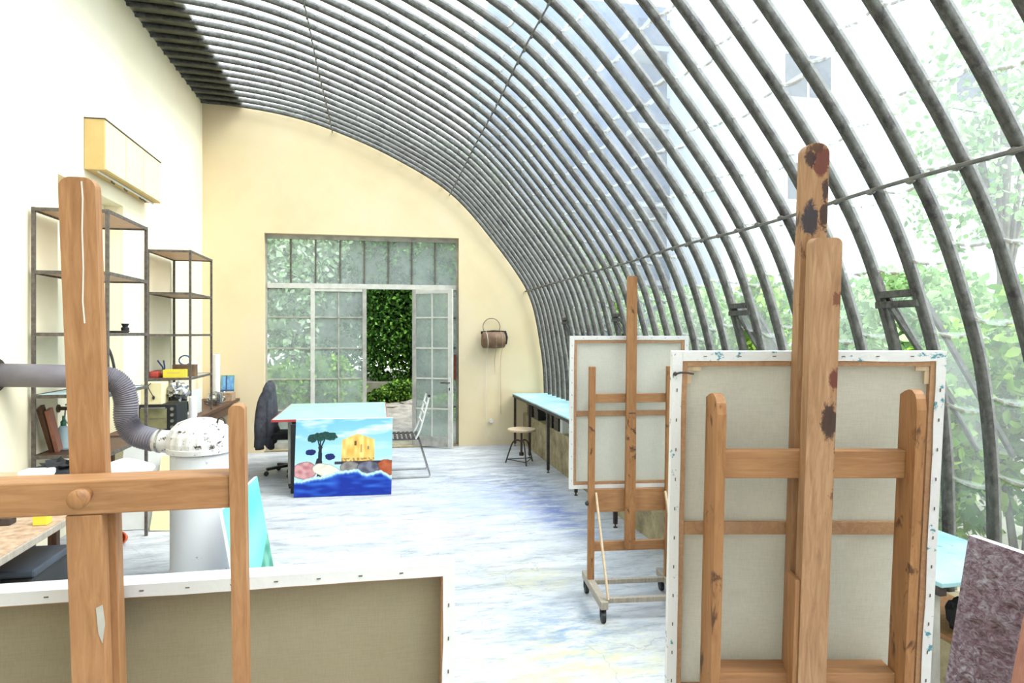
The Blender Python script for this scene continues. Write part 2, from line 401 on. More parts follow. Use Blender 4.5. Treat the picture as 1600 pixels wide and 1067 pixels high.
def npmesh(name, V, Fq, mat, parent=None, cols=None, uvs=None, smooth=False):
    me = bpy.data.meshes.new(name); V = np.asarray(V, dtype=np.float32); Fq = np.asarray(Fq, dtype=np.int32)
    k = Fq.shape[1]
    me.vertices.add(len(V)); me.vertices.foreach_set('co', V.ravel())
    me.loops.add(Fq.size); me.loops.foreach_set('vertex_index', Fq.ravel())
    me.polygons.add(len(Fq)); me.polygons.foreach_set('loop_start', np.arange(0, Fq.size, k, dtype=np.int32))
    me.polygons.foreach_set('loop_total', np.full(len(Fq), k, dtype=np.int32))
    me.update(calc_edges=True); me.validate()
    if cols is not None:
        a = me.attributes.new('paint', 'FLOAT_COLOR', 'POINT'); c = np.ones((len(V), 4), dtype=np.float32); c[:, :3] = cols; a.data.foreach_set('color', c.ravel())
    if uvs is not None:
        u = me.uv_layers.new(name='UVMap'); u.data.foreach_set('uv', np.asarray(uvs, dtype=np.float32)[Fq.ravel()].ravel())
    if smooth: me.polygons.foreach_set('use_smooth', np.ones(len(Fq), dtype=bool))
    me.materials.append(M[mat]); o = bpy.data.objects.new(name, me); COL.objects.link(o)
    if parent is not None: o.parent = parent
    return o
def tag(o, label=None, cat=None, group=None, kind=None):
    if label: o['label'] = label
    if cat: o['category'] = cat
    if group: o['group'] = group
    if kind: o['kind'] = kind
    return o
def empty(name, loc, label=None, cat=None, group=None, rz=0.0, kind=None):
    o = bpy.data.objects.new(name, None); COL.objects.link(o); o.location = loc; o.rotation_euler = (0, 0, rz)
    o.empty_display_size = 0.1
    return tag(o, label, cat, group, kind)
def struct(o): o['kind'] = 'structure'; return o
def shade_blob(o, lv=2):
    m = o.modifiers.new('sub', 'SUBSURF'); m.levels = lv; m.render_levels = lv; return o
def bez(p0, p1, p2, p3, n=12):
    out = []
    for i in range(n + 1):
        t_ = i / n; a = (1 - t_)
        out.append(Vector(p0) * a**3 + Vector(p1) * 3 * a * a * t_ + Vector(p2) * 3 * a * t_ * t_ + Vector(p3) * t_**3)
    return out
def cat(points, n=8):
    P_ = [Vector(p) for p in points]; P_ = [P_[0] * 2 - P_[1]] + P_ + [P_[-1] * 2 - P_[-2]]; out = []
    for i in range(1, len(P_) - 2):
        for k in range(n):
            t_ = k / n; a, b, c, d = P_[i - 1:i + 3]
            out.append(0.5 * ((2 * b) + (c - a) * t_ + (2 * a - 5 * b + 4 * c - d) * t_ * t_ + (3 * b - a - 3 * c + d) * t_**3))
    out.append(P_[-2]); return out

# ------------------------------------------------------------------ the room shell
XL, YE, YB, KX, KZ = -2.31, 9.75, -2.6, 2.10, 0.46
PROF = cat([(-2.34, 4.70, 0), (-1.83, 4.675, 0), (-1.2, 4.59, 0), (-0.612, 4.43, 0), (0.2, 4.10, 0), (1.02, 3.62, 0), (1.65, 2.94, 0), (2.14, 2.25, 0), (2.36, 1.68, 0), (2.455, 1.14, 0), (2.48, 0.44, 0)], 8)
PROF = [(p.x, p.y) for p in PROF]
# arc-length table
SS = [0.0]
for a, b in zip(PROF, PROF[1:]): SS.append(SS[-1] + math.hypot(b[0] - a[0], b[1] - a[1]))
LTOT = SS[-1]
def prof(s_, off, Y):
    s_ = max(0.0, min(LTOT, s_)); i = 0
    while i < len(SS) - 2 and SS[i + 1] < s_: i += 1
    t_ = (s_ - SS[i]) / (SS[i + 1] - SS[i]); a, b = PROF[i], PROF[i + 1]
    x = a[0] + (b[0] - a[0]) * t_; z = a[1] + (b[1] - a[1]) * t_
    i0, i1 = max(i - 1, 0), min(i + 2, len(PROF) - 1)
    dx, dz = PROF[i1][0] - PROF[i0][0], PROF[i1][1] - PROF[i0][1]; L = math.hypot(dx, dz)
    nx, nz_ = -dz / L, dx / L
    # outward is up / right
    k = max(0.0, min(1.0, (2.3 - z) / 0.8)); wide = k * (0.045 - 0.125 * max(0, min(1, (Y - 2.0) / 7.75)))
    return (x + wide + nx * off, z + nz_ * off)
# end wall
def arch_z(x, Y=YE):
    best = None
    n = 240
    for k in range(n):
        s0 = LTOT * k / n; s1 = LTOT * (k + 1) / n; a = prof(s0, 0.02, Y); b = prof(s1, 0.02, Y)
        if a[0] <= x <= b[0]: return a[1] + (b[1] - a[1]) * (x - a[0]) / max(1e-6, b[0] - a[0])
    return None
DX0, DX1, DZ = -1.52, 1.15, 3.0
mb = MB()
xs = [XL - 0.25, -1.9, DX0, -0.9, -0.3, 0.3, 0.8, DX1, 1.4, 1.6, 1.8, 1.95, 2.05, 2.15, 2.22, 2.28, 2.33, 2.37]
def wallcol(a, b, zlo, za, zb, y0, y1, mb):
    mb.prism([(a, zlo), (b, zlo), (b, zb), (a, za)], y0, y1)
for a, b in zip(xs, xs[1:]):
    za = arch_z(a) or 4.74; zb = arch_z(b) or 1.3
    lo = DZ if (a >= DX0 - 1e-6 and b <= DX1 + 1e-6) else 0.0
    wallcol(a, b, lo, za + 0.06, zb + 0.06, YE, YE + 0.28, mb)
mb.prism([(2.37, 0), (2.40, 0), (2.42, 1.4), (2.37, 1.6)], YE, YE + 0.28)
struct(mb.build('wall_back', 'peach'))
# left wall with a blind doorway niche
NY0, NY1, NZ = 5.55, 6.86, 2.80
mb = MB()
mb.box(XL - 0.25, XL, YB, NY0, 0, 4.72); mb.box(XL - 0.25, XL, NY1, YE, 0, 4.72); mb.box(XL - 0.25, XL, NY0, NY1, NZ, 4.72)
mb.box(XL - 0.25, XL - 0.16, NY0, NY1, 0, NZ)
struct(mb.build('wall_left', 'cream'))
mb = MB()
xs2 = [XL - 0.25, -1.2, -0.4, 0.4, 1.0, 1.5, 1.9, 2.2, 2.45]
for a, b in zip(xs2, xs2[1:]): wallcol(a, b, 0, (arch_z(a, 0) or 4.74) + 0.06, (arch_z(b, 0) or 1.3) + 0.06, YB - 0.25, YB, mb)
struct(mb.build('wall_front', 'cream'))
struct(MB().box(XL - 0.25, KX, YB, YE + 0.28, -0.15, 0).build('floor', 'floor'))
# concrete kerb that carries the ribs
mb = MB(); mb.box(KX, KX + 0.62, YB, YE + 0.28, -0.15, KZ, 0.008)
struct(mb.build('wall_right', 'kerb'))

# ------------------------------------------------------------------ the glazed vault
roof = empty('ceiling', (0, 0, 0), kind='structure')
PITCH = 0.2275
ribsY = []
y = 2.168
while y > YB: y -= PITCH
y += PITCH
while y < YE - 0.05: ribsY.append(y); y += PITCH
NS = 90
for Y in ribsY:
    V = []; F_ = []
    for i in range(NS + 1):
        s_ = LTOT * i / NS
        for off, dy in ((0.0, -0.013), (0.0, 0.013), (0.003, 0.017), (0.032, 0.017), (0.032, 0.006), (0.056, 0.006), (0.056, -0.006), (0.032, -0.006), (0.032, -0.017), (0.003, -0.017)):
            p = prof(s_, off, Y); V.append((p[0], Y + dy, p[1]))
    for i in range(NS):
        for k in range(10):
            a = i * 10 + k; b = i * 10 + (k + 1) % 10; F_.append((a, b, b + 10, a + 10))
    npmesh('rib', V, F_, 'rib', roof)
S_OPQ = 0.55                      # the boarded strip beside the masonry
def s_at_z(z):
    for i in range(len(PROF) - 1):
        if PROF[i][1] >= z >= PROF[i + 1][1] and PROF[i][0] > 0: return SS[i] + (SS[i + 1] - SS[i]) * (PROF[i][1] - z) / (PROF[i][1] - PROF[i + 1][1])
vent_s0 = s_at_z(1.80); vent_s1 = s_at_z(0.95)
def bay_near(Y):
    return min(range(len(ribsY) - 1), key=lambda i: abs((ribsY[i] + ribsY[i + 1]) / 2 - Y))
VENTS = [bay_near(2.74), bay_near(4.17), bay_near(6.45), bay_near(8.3)]
rnd = random.Random(5)
for bi, (Ya, Yb_) in enumerate(zip(ribsY, ribsY[1:] + [YE])):
    # boards
    mb = MB()
    n = 5
    for i in range(n):
        a0 = prof(S_OPQ * i / n, 0.05, Ya); a1 = prof(S_OPQ * (i + 1) / n, 0.05, Ya); 
        mb.prism([(a0[0], a0[1]), (a1[0], a1[1]), (a1[0], a1[1] + 0.02), (a0[0], a0[1] + 0.02)], Ya, Yb_)
    mb.build('roof_board', 'roof_board', roof)
    V = []; F_ = []; UVs = []
    s_ = S_OPQ - rnd.random() * 0.1; step = 0.325; ph = rnd.uniform(-0.02, 0.02)
    nu, nv = 5, 5
    while s_ < LTOT - 0.02:
        e = min(s_ + step, LTOT)
        if e > LTOT - 0.1: e = LTOT
        if bi in VENTS and (s_ + e) / 2 > vent_s0 and (s_ + e) / 2 < vent_s1: s_ = e; continue
        sag = 0.024 if e < LTOT else 0
        base = len(V)
        for j in range(nv + 1):
            for i in range(nu + 1):
                u = i / nu; q = 1 - j / nv                      # q 0 at the lower edge
                ss = s_ + (e + 0.006 + sag * (4 * u * (1 - u)) - s_) * (1 - q)
                off = 0.036 + 0.007 * (1 - q)
                Yp = Ya + 0.0065 + (Yb_ - Ya - 0.013) * u
                p = prof(ss, off, Yp); V.append((p[0], Yp, p[1])); UVs.append((u, q))
        for j in range(nv):
            for i in range(nu):
                a = base + j * (nu + 1) + i; F_.append((a, a + 1, a + nu + 2, a + nu + 1))
        s_ = e
    npmesh('glass_pane', V, F_, 'roof_glass', roof, uvs=UVs, smooth=True)
# vents: cross rails and a sash swung outward on a stay
for bi in VENTS:
    Ya, Yb_ = ribsY[bi] + 0.016, ribsY[bi + 1] - 0.016
    for zc, off in ((1.80, 0.0), (1.755, -0.012), (0.95, 0.0)):
        p = prof(s_at_z(zc), off + 0.02, Ya)
        MB().box(p[0] - 0.022, p[0] + 0.022, Ya - (0.03 if off < 0 else 0), Yb_ + (0.03 if off < 0 else 0), p[1] - 0.016, p[1] + 0.016, 0.003).build('vent_rail', 'rib', roof)
    pt = prof(s_at_z(1.79), 0.05, Ya); pb = (pt[0] + 0.50, 1.05)
    MB().quad([(pt[0], Ya, pt[1]), (pt[0], Yb_, pt[1]), (pb[0], Yb_, pb[1]), (pb[0], Ya, pb[1])]).build('vent_pane', 'clear_glass', roof)
    for yy in (Ya, Yb_):
        MB().bar((pt[0], yy, pt[1]), (pb[0], yy, pb[1]), 0.02, 0.02).build('vent_stile', 'rib', roof)
    pl = prof(s_at_z(1.35), 0.0, Ya)
    MB().bar((pt[0] - 0.01, Yb_ - 0.02, 1.75), (pt[0] + 0.2, Ya + 0.02, 1.30), 0.022, 0.016).build('vent_stay', 'rib', roof)
# three long tie rods, bound to every rib
for X_, Z_ in ((2.14, 2.25), (1.02, 3.62), (-0.612, 4.43)):
    k = min(range(len(PROF)), key=lambda i: abs(PROF[i][0] - X_) + abs(PROF[i][1] - Z_)); p0 = prof(SS[k], -0.012, 5)
    pts = [(p0[0] + 0.006 * math.sin(yy * 2.3), yy, p0[1] + 0.006 * math.sin(yy * 3.1)) for yy in np.arange(YB, YE, 0.15)] + [(p0[0], YE, p0[1])]
    mb = MB().tube(pts, 0.009 if Z_ < 3 else 0.006, 6)
    for Y in ribsY:
        mb.tube([(p0[0], Y - 0.02, p0[1]), (p0[0], Y, p0[1]), (p0[0], Y + 0.02, p0[1])], [0.009, 0.016, 0.009] if Z_ < 3 else [0.006, 0.010, 0.006], 6)
    mb.build('tie_rod', 'iron_rod', roof)

# ------------------------------------------------------------------ garden front: transom, sidelight, fixed leaf, open leaf
FY = YE + 0.12
win = empty('window_1', (0, FY, 0), kind='structure')
def wbar(x0, x1, z0, z1, mat='grey_paint', d=0.04, nm='window_frame', par=None, y=0.0):
    return MB().box(x0, x1, y - d / 2, y + d / 2, z0, z1, 0.003).build(nm, mat, par or win)
wbar(DX0, DX1, 2.94, 3.0); wbar(DX0, DX0 + 0.025, 0, 2.94); wbar(DX1 - 0.03, DX1, 0, 2.94)
wbar(DX0 + 0.025, DX1 - 0.03, 2.255, 2.325, 'white_paint', 0.06)
for k in range(1, 8):
    x = DX0 + (DX1 - DX0) * k / 8; wbar(x - 0.011, x + 0.011, 2.325, 2.94, 'rack_steel')
wbar(-0.92, -0.865, 0, 2.255, 'white_paint', 0.06); wbar(-0.21, -0.155, 0, 2.255, 'grey_paint', 0.06)
BARZ = [1.85, 1.415, 0.985, 0.555]
for z in BARZ:
    wbar(DX0 + 0.025, -0.92, z - 0.011, z + 0.011, 'grey_paint', 0.03); wbar(-0.865, -0.21, z - 0.011, z + 0.011, 'grey_paint', 0.03)
wbar(DX0 + 0.025, -0.92, 0, 0.12); wbar(-0.865, -0.21, 0, 0.12, 'white_paint'); wbar(-0.865, -0.21, 2.215, 2.255, 'white_paint', 0.05)
wbar(-0.55, -0.53, 0.12, 2.215, 'grey_paint', 0.03)
wbar(0.49, 0.53, 0, 2.255, 'grey_paint', 0.06)
for z in BARZ: wbar(0.53, DX1 - 0.03, z - 0.011, z + 0.011, 'rack_steel', 0.03)
for nm, x0, x1, z0, z1 in (('t', DX0 + .03, DX1 - .03, 2.33, 2.94), ('s', DX0 + .03, -.92, .12, 2.25), ('m', -.865, -.21, .12, 2.215), ('r', .53, DX1 - .03, .05, 2.25)):
    MB().box(x0, x1, 0.0, 0.004, z0, z1).build('window_pane', 'door_glass', win)
# threshold and outside slab
struct(MB().box(DX0, DX1, YE + 0.0, YE + 0.5, 0.0, 0.02).build('trim_1', 'kerb'))
# the open leaf, hinged on the post at x=0.51 and folded back in front of the right sidelight
hx, hy = 0.50, FY - 0.05; fx, fy = 1.04, FY - 0.33
LW = math.hypot(fx - hx, fy - hy); ang = math.atan2(fy - hy, fx - hx)
leaf = empty('door_1', (hx, hy, 0), rz=ang, kind='structure')
def lb(x0, x1, z0, z1, mat='white_paint', d=0.035): return MB().box(x0, x1, -d / 2, d / 2, z0, z1, 0.003).build('door_frame', mat, leaf)
lb(0, 0.05, 0.02, 2.25, 'grey_paint'); lb(LW - 0.07, LW, 0.02, 2.25, 'white_paint'); lb(0.05, LW - 0.07, 2.19, 2.25); lb(0.05, LW - 0.07, 0.02, 0.16, 'grey_paint')
for z in BARZ: lb(0.05, LW - 0.07, z - 0.011, z + 0.011, 'white_paint', 0.025)
lb((LW - .02) / 2 - 0.01, (LW - .02) / 2 + 0.01, 0.16, 2.19, 'white_paint', 0.025)
MB().box(0.05, LW - 0.07, -0.002, 0.002, 0.16, 2.19).build('door_pane', 'door_glass', leaf)
MB().box(LW - 0.06, LW - 0.025, -0.024, -0.0175, 0.78, 1.0, 0.002).build('lock_plate', 'white_plastic', leaf)
MB().tube([(LW - 0.042, -0.02, 0.93), (LW - 0.042, -0.06, 0.93), (LW - 0.06, -0.065, 0.93), (LW - 0.16, -0.065, 0.93)], 0.009, 8).build('door_handle', 'dark_steel', leaf)
MB().box(LW - 0.052, LW - 0.034, -0.028, -0.02, 0.82, 0.86, 0.002).build('keyhole', 'black_plastic', leaf)
tag(MB().box(1.085, 1.118, FY - 0.075, FY - 0.03, 0.95, 1.32, 0.004).build('rust_patch', 'rust'), kind='structure')
bpy.data.objects['rust_patch'].name = 'trim_2'

# ------------------------------------------------------------------ outside: ground, building, planting
struct(MB().box(-12, 16, YE + 0.28, 32, -0.25, -0.05).build('ground', 'soil'))
struct(MB().box(KX + 0.62, 16, YB - 6, YE + 0.28, -0.25, -0.05).build('ground', 'soil'))
def leaves(name, spheres, n, size, pal, seed, parent=None, droop=0.3):
    r = np.random.RandomState(seed); V = np.zeros((n, 6, 3)); C = np.zeros((n, 6, 3))
    sp = np.array(spheres, dtype=float); vol = sp[:, 3] * sp[:, 4] * sp[:, 5]; idx = r.choice(len(sp), n, p=vol / vol.sum())
    d = r.normal(size=(n, 3)); d /= np.linalg.norm(d, axis=1)[:, None]; rad = r.uniform(0.55, 1.0, n) ** 0.5
    c = sp[idx, :3] + d * sp[idx, 3:6] * rad[:, None]
    a = r.normal(size=(n, 3)); a[:, 2] -= droop; a /= np.linalg.norm(a, axis=1)[:, None]
    b = r.normal(size=(n, 3)); b -= a * (a * b).sum(1)[:, None]; b /= np.linalg.norm(b, axis=1)[:, None]
    nn = np.cross(a, b); s_ = size * r.uniform(0.6, 1.3, n)[:, None]
    V[:, 0] = c; V[:, 1] = c + a * s_ * .35 + b * s_ * .32 + nn * s_ * .08; V[:, 2] = c + a * s_ * .75 + b * s_ * .24 + nn * s_ * .05
    V[:, 3] = c + a * s_ * 1.05; V[:, 4] = c + a * s_ * .75 - b * s_ * .24 + nn * s_ * .05; V[:, 5] = c + a * s_ * .35 - b * s_ * .32 + nn * s_ * .08
    pal = np.array([lin(p)[:3] for p in pal]); ci = r.randint(0, len(pal), n); k = r.uniform(0.75, 1.2, n)[:, None]
    C[:] = (pal[ci] * k)[:, None, :]
    base = np.arange(n)[:, None] * 6
    Fq = np.concatenate([base + np.array([[0, 1, 2, 3]]), base + np.array([[0, 3, 4, 5]])])
    return npmesh(name, V.reshape(-1, 3), Fq, 'leaf', parent, cols=C.reshape(-1, 3))
G1 = ['#3f5f2c', '#55792f', '#6d9138', '#2f4a24', '#86a64a']; G2 = ['#6f9a3a', '#8fb548', '#a8c65c', '#5c8434']; G5 = ['#9db888', '#b4cca0', '#6d8f56', '#cddfba', '#587a44', '#e0ead2']; G3 = ['#2f4c22', '#41652b', '#588334', '#22391b', '#6f9a42']; G4 = ['#87a86a', '#9cba80', '#6f9258', '#b2c894']  # G5 leaves are paler than foliage, bright glare put into their colour
def bush(name, x, y, z0, rx, ry, h, n, size, pal, seed, label, cat_, group=None, trunk=None):
    e = empty(name, (x, y, z0), label, cat_, group); r = random.Random(seed)
    sp = [(r.uniform(-rx, rx) * .6, r.uniform(-ry, ry) * .6, h * r.uniform(.25, .8), rx * r.uniform(.35, .55), ry * r.uniform(.35, .55), h * r.uniform(.2, .32)) for _ in range(9 if rx < 2 else 22)]
    if trunk: sp = [(a, b, c * 0.75 + trunk, d_, e_, f_ * .8) for a, b, c, d_, e_, f_ in sp]
    leaves('foliage', sp, n, size, pal, seed, e)
    mb = MB()
    if trunk:
        mb.tube([(0, 0, -.1), (0.03, 0.02, trunk * .6), (0, 0, trunk + h * .45)], [0.10, 0.08, 0.03], 8)
    for s_ in sp[:6]: mb.tube([(0, 0, (trunk or 0) * .8), (s_[0] * .5, s_[1] * .5, ((trunk or 0) + s_[2]) * .6), (s_[0], s_[1], s_[2])], [0.03, 0.018, 0.006], 6)
    mb.build('stem', 'bark', e); return e
# seen through the open leaf and the panes
bush('hedge', 0.8, 13.6, 0.25, 1.4, 0.8, 4.2, 42000, 0.08, G3, 1, 'tall dark green hedge filling the open garden door', 'hedge')
bush('hedge', -1.5, 14.0, 0.2, 1.6, 0.8, 4.6, 15000, 0.12, G5, 2, 'tall green hedge behind the middle glass leaf', 'hedge')
bush('hedge', 3.9, 14.0, 0.2, 1.8, 0.9, 4.4, 9000, 0.14, G1, 12, 'tall hedge beyond the end wall next to the curved glazing', 'hedge')
bush('hedge', 0.0, 16.4, 0.6, 3.4, 1.0, 6.0, 24000, 0.18, G5, 14, 'broad pale mass of tall hedge farthest behind the garden door', 'hedge')
bush('hedge', -4.6, 15.0, 0.2, 1.6, 1.0, 5.5, 9000, 0.16, G5, 15, 'tall green hedge seen through the sidelight beyond the ivy', 'hedge')
bush('ivy', -2.75, 11.6, 0.0, 0.6, 0.5, 2.4, 5000, 0.09, G3, 3, 'dark ivy climbing outside the tall narrow sidelight', 'ivy')
bush('shrub', -1.75, 11.6, 0.0, 0.6, 0.5, 1.15, 5000, 0.08, G2, 4, 'bright green shrub low behind the table and glass leaf', 'shrub')
bush('shrub', -0.75, 12.2, 0.0, 0.5, 0.45, 1.25, 3500, 0.08, G2, 5, 'yellow-green shrub behind the painted canvas with pine tree', 'shrub')
bush('shrub', 1.12, 11.3, 0.0, 0.28, 0.35, 0.6, 1400, 0.07, G2, 6, 'small bright shrub beside the garden path', 'shrub')
bush('shrub', 0.3, 12.8, 0.25, 0.7, 0.25, 0.48, 3600, 0.06, G1, 7, 'ground cover growing among the garden rocks', 'shrub')
rocks = [(0.2, 10.8, .2), (0.7, 11.0, .22), (0.35, 11.45, .2), (0.75, 11.75, .22), (0.15, 11.9, .22), (0.5, 12.1, .2), (0.85, 12.3, .22), (0.2, 12.4, .2), (0.6, 12.6, .2), (1.0, 12.85, .24)]
for i, (x, y, r_) in enumerate(rocks):
    o = MB().blob((0, 0, 0), (r_, r_ * .7, r_ * .35), 2, i, 0.5, 1.6).build('rock', 'rock'); o.location = (x, y, 0.02 + 0.22 * max(0, y - 11.2))
    tag(o, 'grey rock on the garden path, ' + ['nearest to', 'second from', 'third from', 'fourth from', 'fifth from', 'sixth from', 'seventh from', 'eighth from', 'ninth from', 'tenth from'][i] + ' the door sill', 'rock', 'rocks along the garden path')
struct(MB().prism([(-3, -0.05), (3.5, -0.05), (3.5, 0.7), (-3, 0.7)], 13.1, 16).build('ground', 'soil'))
mb = MB(); mb.quad([(-0.2, 10.05, -0.02), (1.3, 10.05, -0.02), (1.6, 13.1, 0.42), (-0.3, 13.1, 0.42)]); struct(mb.build('path', 'rock'))
# planting outside the curved glazing
OUT = [(3.9, 0.9, 1.9, 0), (4.1, 2.2, 2.1, 1), (3.8, 3.4, 2.0, 0), (4.3, 4.8, 2.3, 1), (3.9, 6.2, 2.1, 0), (4.2, 7.8, 2.3, 1), (4.0, 9.3, 2.2, 0)]
names = ['below the grey vent rails nearest the tall masts', 'behind the pale canvas on the large easel', 'outside the second open vent', 'behind the mast of the wheeled easel', 'outside the glazing halfway along the cyan bench', 'outside the glazing behind the round stool', 'at the far corner of the curved glazing']
for i, (x, y, h, k) in enumerate(OUT):
    bush('shrub', x, y, -0.05, 0.7, 0.62, h, 5200, 0.085, [G2, G4][k], 20 + i, ('yellow-green' if k == 0 else 'grey-green') + ' shrub ' + names[i], 'shrub')
bush('tree', 6.15, 5.7, 0, 1.1, 1.1, 3.2, 3000, 0.085, G4, 40, 'airy pale green tree hanging in front of the white house', 'tree', trunk=2.5)
bush('tree', 7.5, 9.0, 0, 1.4, 1.6, 2.6, 5200, 0.12, G4, 41, 'bushy tree standing against the foot of the white house', 'tree', trunk=0.8)
bush('tree', 5.4, 11.8, 0, 1.2, 1.1, 2.6, 4200, 0.12, G4, 42, 'small tree outside beyond the wheeled easel', 'tree', trunk=0.7)
# white house
BY = 19.0
hp = onY(1128, 300, BY).x
house = empty('apartment_house', (hp, BY, -0.05), 'white rendered apartment house beyond the curved glazing', 'building')
MB().box(0, 16, 0, 4, 0, 16).build('wall', 'facade', house)
for (px0, px1, py0, py1) in ((1222, 1300, 80, 160), (1490, 1575, 98, 168), (1226, 1296, 250, 318), (1497, 1578, 262, 330), (1222, 1300, -110, -30), (1500, 1580, -90, -15)):
    a = onY(px0, py0, BY); b = onY(px1, py1, BY); x0, x1, z1, z0 = a.x - hp, b.x - hp, a.z + .05, b.z + .05
    fr = MB().box(x0, x1, -0.05, 0.0, z0, z1).build('window', 'white_paint', house)
    xm = (x0 + x1) / 2
    MB().box(x0 + .08, xm - .04, -0.07, -0.05, z0 + .08, z1 - .08).build('pane', 'window_dark', fr)
    MB().box(xm + .04, x1 - .08, -0.07, -0.05, z0 + .08, z1 - .08).build('pane', 'window_dark', fr)
h2x = onY(770, 300, 24).x; h2e = onY(1110, 300, 24).x
h2 = empty('apartment_block', (h2x, 24, -0.05), 'blue-grey block with balconies behind the white house', 'building')
MB().box(0, h2e - h2x, 0, 6, 0, 14).build('wall', 'facade_blue', h2)
for z in (3.4, 6.2, 9.0, 11.8):
    MB().box(h2e - h2x - 3.4, h2e - h2x, -1.2, 0, z, z + 0.2).build('balcony', 'facade', h2)
    MB().box(h2e - h2x - 3.4, h2e - h2x, -1.25, -1.18, z + .2, z + 1.1).build('balcony_rail', 'balcony_blue', h2)
# ------------------------------------------------------------------ easels and stretched canvases
class Frame:
    """upright frame that leans towards the viewer by th above height zp; local x across, y away, z up"""
    def __init__(s, O, rz, th=0.0, zp=1.3):
        s.O = Vector((O[0], O[1], 0)); s.rz = rz; s.c, s.s = math.cos(th), math.sin(th); s.zp = zp
        s.ex = Vector((math.cos(rz), math.sin(rz), 0)); s.ey = Vector((-math.sin(rz), math.cos(rz), 0))
    def T(s, v): return Vector((v.x, v.y * s.c - (v.z - s.zp) * s.s, s.zp + (v.z - s.zp) * s.c + v.y * s.s))
    def p(s, px, py, dy=0.0):
        n = s.ey * s.c + UP * s.s; P0 = s.O + UP * s.zp + n * dy; r = ray(px, py)
        t_ = (P0 - C0).dot(n) / r.dot(n); q = C0 + r * t_ - s.O
        up = UP * s.c - s.ey * s.s
        return q.dot(s.ex), s.zp + (q - UP * s.zp).dot(up)
def slat(mb, x0, x1, z0, z1, y0, y1, round_=0.0, bev=0.003):
    if not round_: return mb.box(x0, x1, y0, y1, z0, z1, bev)
    r = round_; pts = [(x0, z0), (x1, z0)]
    for k in range(7): a = math.pi / 2 * k / 6; pts.append((x1 - r + r * math.cos(a), z1 - r + r * math.sin(a)))
    for k in range(7): a = math.pi / 2 * (1 + k / 6); pts.append((x0 + r + r * math.cos(a), z1 - r + r * math.sin(a)))
    return mb.prism(pts, y0, y1)
def canvas(name, fr, x0, x1, z0, z1, y0, y1, fw_, bw, label, linen_, foldm='fold_white', mid=None, staples=True, wedges=False):
    e = empty(name, fr.O, label, 'canvas', None, fr.rz); T = fr.T
    MB().box(x0 + .004, x1 - .004, y1 - .006, y1 - .003, z0 + .004, z1 - .004).build('linen', linen_, e, f=T)
    mb = MB(); th = .0025
    for a in ((x0, x0 + th, y0, y1, z0, z1), (x1 - th, x1, y0, y1, z0, z1), (x0 + th, x1 - th, y0, y1, z1 - th, z1), (x0 + th, x1 - th, y0, y1, z0, z0 + th)): mb.box(*a)
    mb.build('canvas_edge', foldm, e, f=T)
    for k, a in enumerate(((x0, x0 + fw_, z0, z1), (x1 - fw_, x1, z0, z1), (x0 + fw_, x1 - fw_, z1 - fw_, z1), (x0 + fw_, x1 - fw_, z0, z0 + fw_))):
        # slightly wavy cut edge
        n = 40; pts = []
        horiz = k >= 2; L0, L1 = (a[0], a[1]) if horiz else (a[2], a[3])
        outer, inner = ((a[3], a[2]) if k == 2 else (a[2], a[3])) if horiz else ((a[0], a[1]) if k == 0 else (a[1], a[0]))
        A = []; B = []
        for i in range(n + 1):
            t_ = L0 + (L1 - L0) * i / n; w_ = inner + 0.0022 * noise.noise(Vector((t_ * 9, k * 7.0, outer)))
            A.append((t_, outer)); B.append((t_, w_))
        poly = A + B[::-1]
        if not horiz: poly = [(b_, a_) for a_, b_ in poly]
        MB().prism(poly, y0 - .002, y0).build('folded_edge', foldm, e, f=T)
    for a in ((x0 + th, x0 + bw, z0 + th, z1 - th), (x1 - bw, x1 - th, z0 + th, z1 - th), (x0 + bw, x1 - bw, z1 - bw, z1 - th), (x0 + bw, x1 - bw, z0 + th, z0 + bw)):
        MB().box(a[0], a[1], y0 + .001, y1 - .008, a[2], a[3], .001).build('stretcher_bar', 'stretcher_wood', e, f=T)
    if mid is not None: MB().box(x0 + bw, x1 - bw, y0 + .004, y1 - .010, mid - .017, mid + .017, .002).build('cross_bar', 'stretcher_wood', e, f=T)
    if staples:
        r = random.Random(len(label))
        zz = z0 + .05
        while zz < z1 - .04:
            for xx in (x0 + fw_ * .5, x1 - fw_ * .5): MB().box(xx - .0012, xx + .0012, y0 - .0035, y0 - .002, zz - .004, zz + .004).build('staple', 'rack_steel', e, f=T)
            zz += .075
        xx = x0 + .08
        while xx < x1 - .06:
            MB().box(xx - .004, xx + .004, y0 - .0035, y0 - .002, z1 - fw_ * .5 - .001, z1 - fw_ * .5 + .0012).build('staple', 'rack_steel', e, f=T); xx += .085
    if wedges:
        for sx, xx in ((1, x0 + bw), (-1, x1 - bw)):
            MB().box(*sorted((xx, xx + sx * .035)), y0 + .004, y0 + .009, z1 - bw - .012, z1 - bw, .001).build('corner_wedge', 'pale_wood', e, f=T)
            MB().box(*sorted((xx, xx + sx * .012)), y0 + .004, y0 + .009, z1 - bw - .045, z1 - bw - .012, .001).build('corner_wedge', 'pale_wood', e, f=T)
    return e
def caster(mb, x, y, r=.034):
    mb.lathe([(r * .55, -.014), (r, -.011), (r, .011), (r * .55, .014)], (0, 0, 0), 18, Matrix.Translation((x, y, r)) @ Matrix.Rotation(math.pi / 2, 4, 'Y'))
    mb.box(x - .018, x + .018, y - .006, y + .01, r, r * 2 + .012, .002)
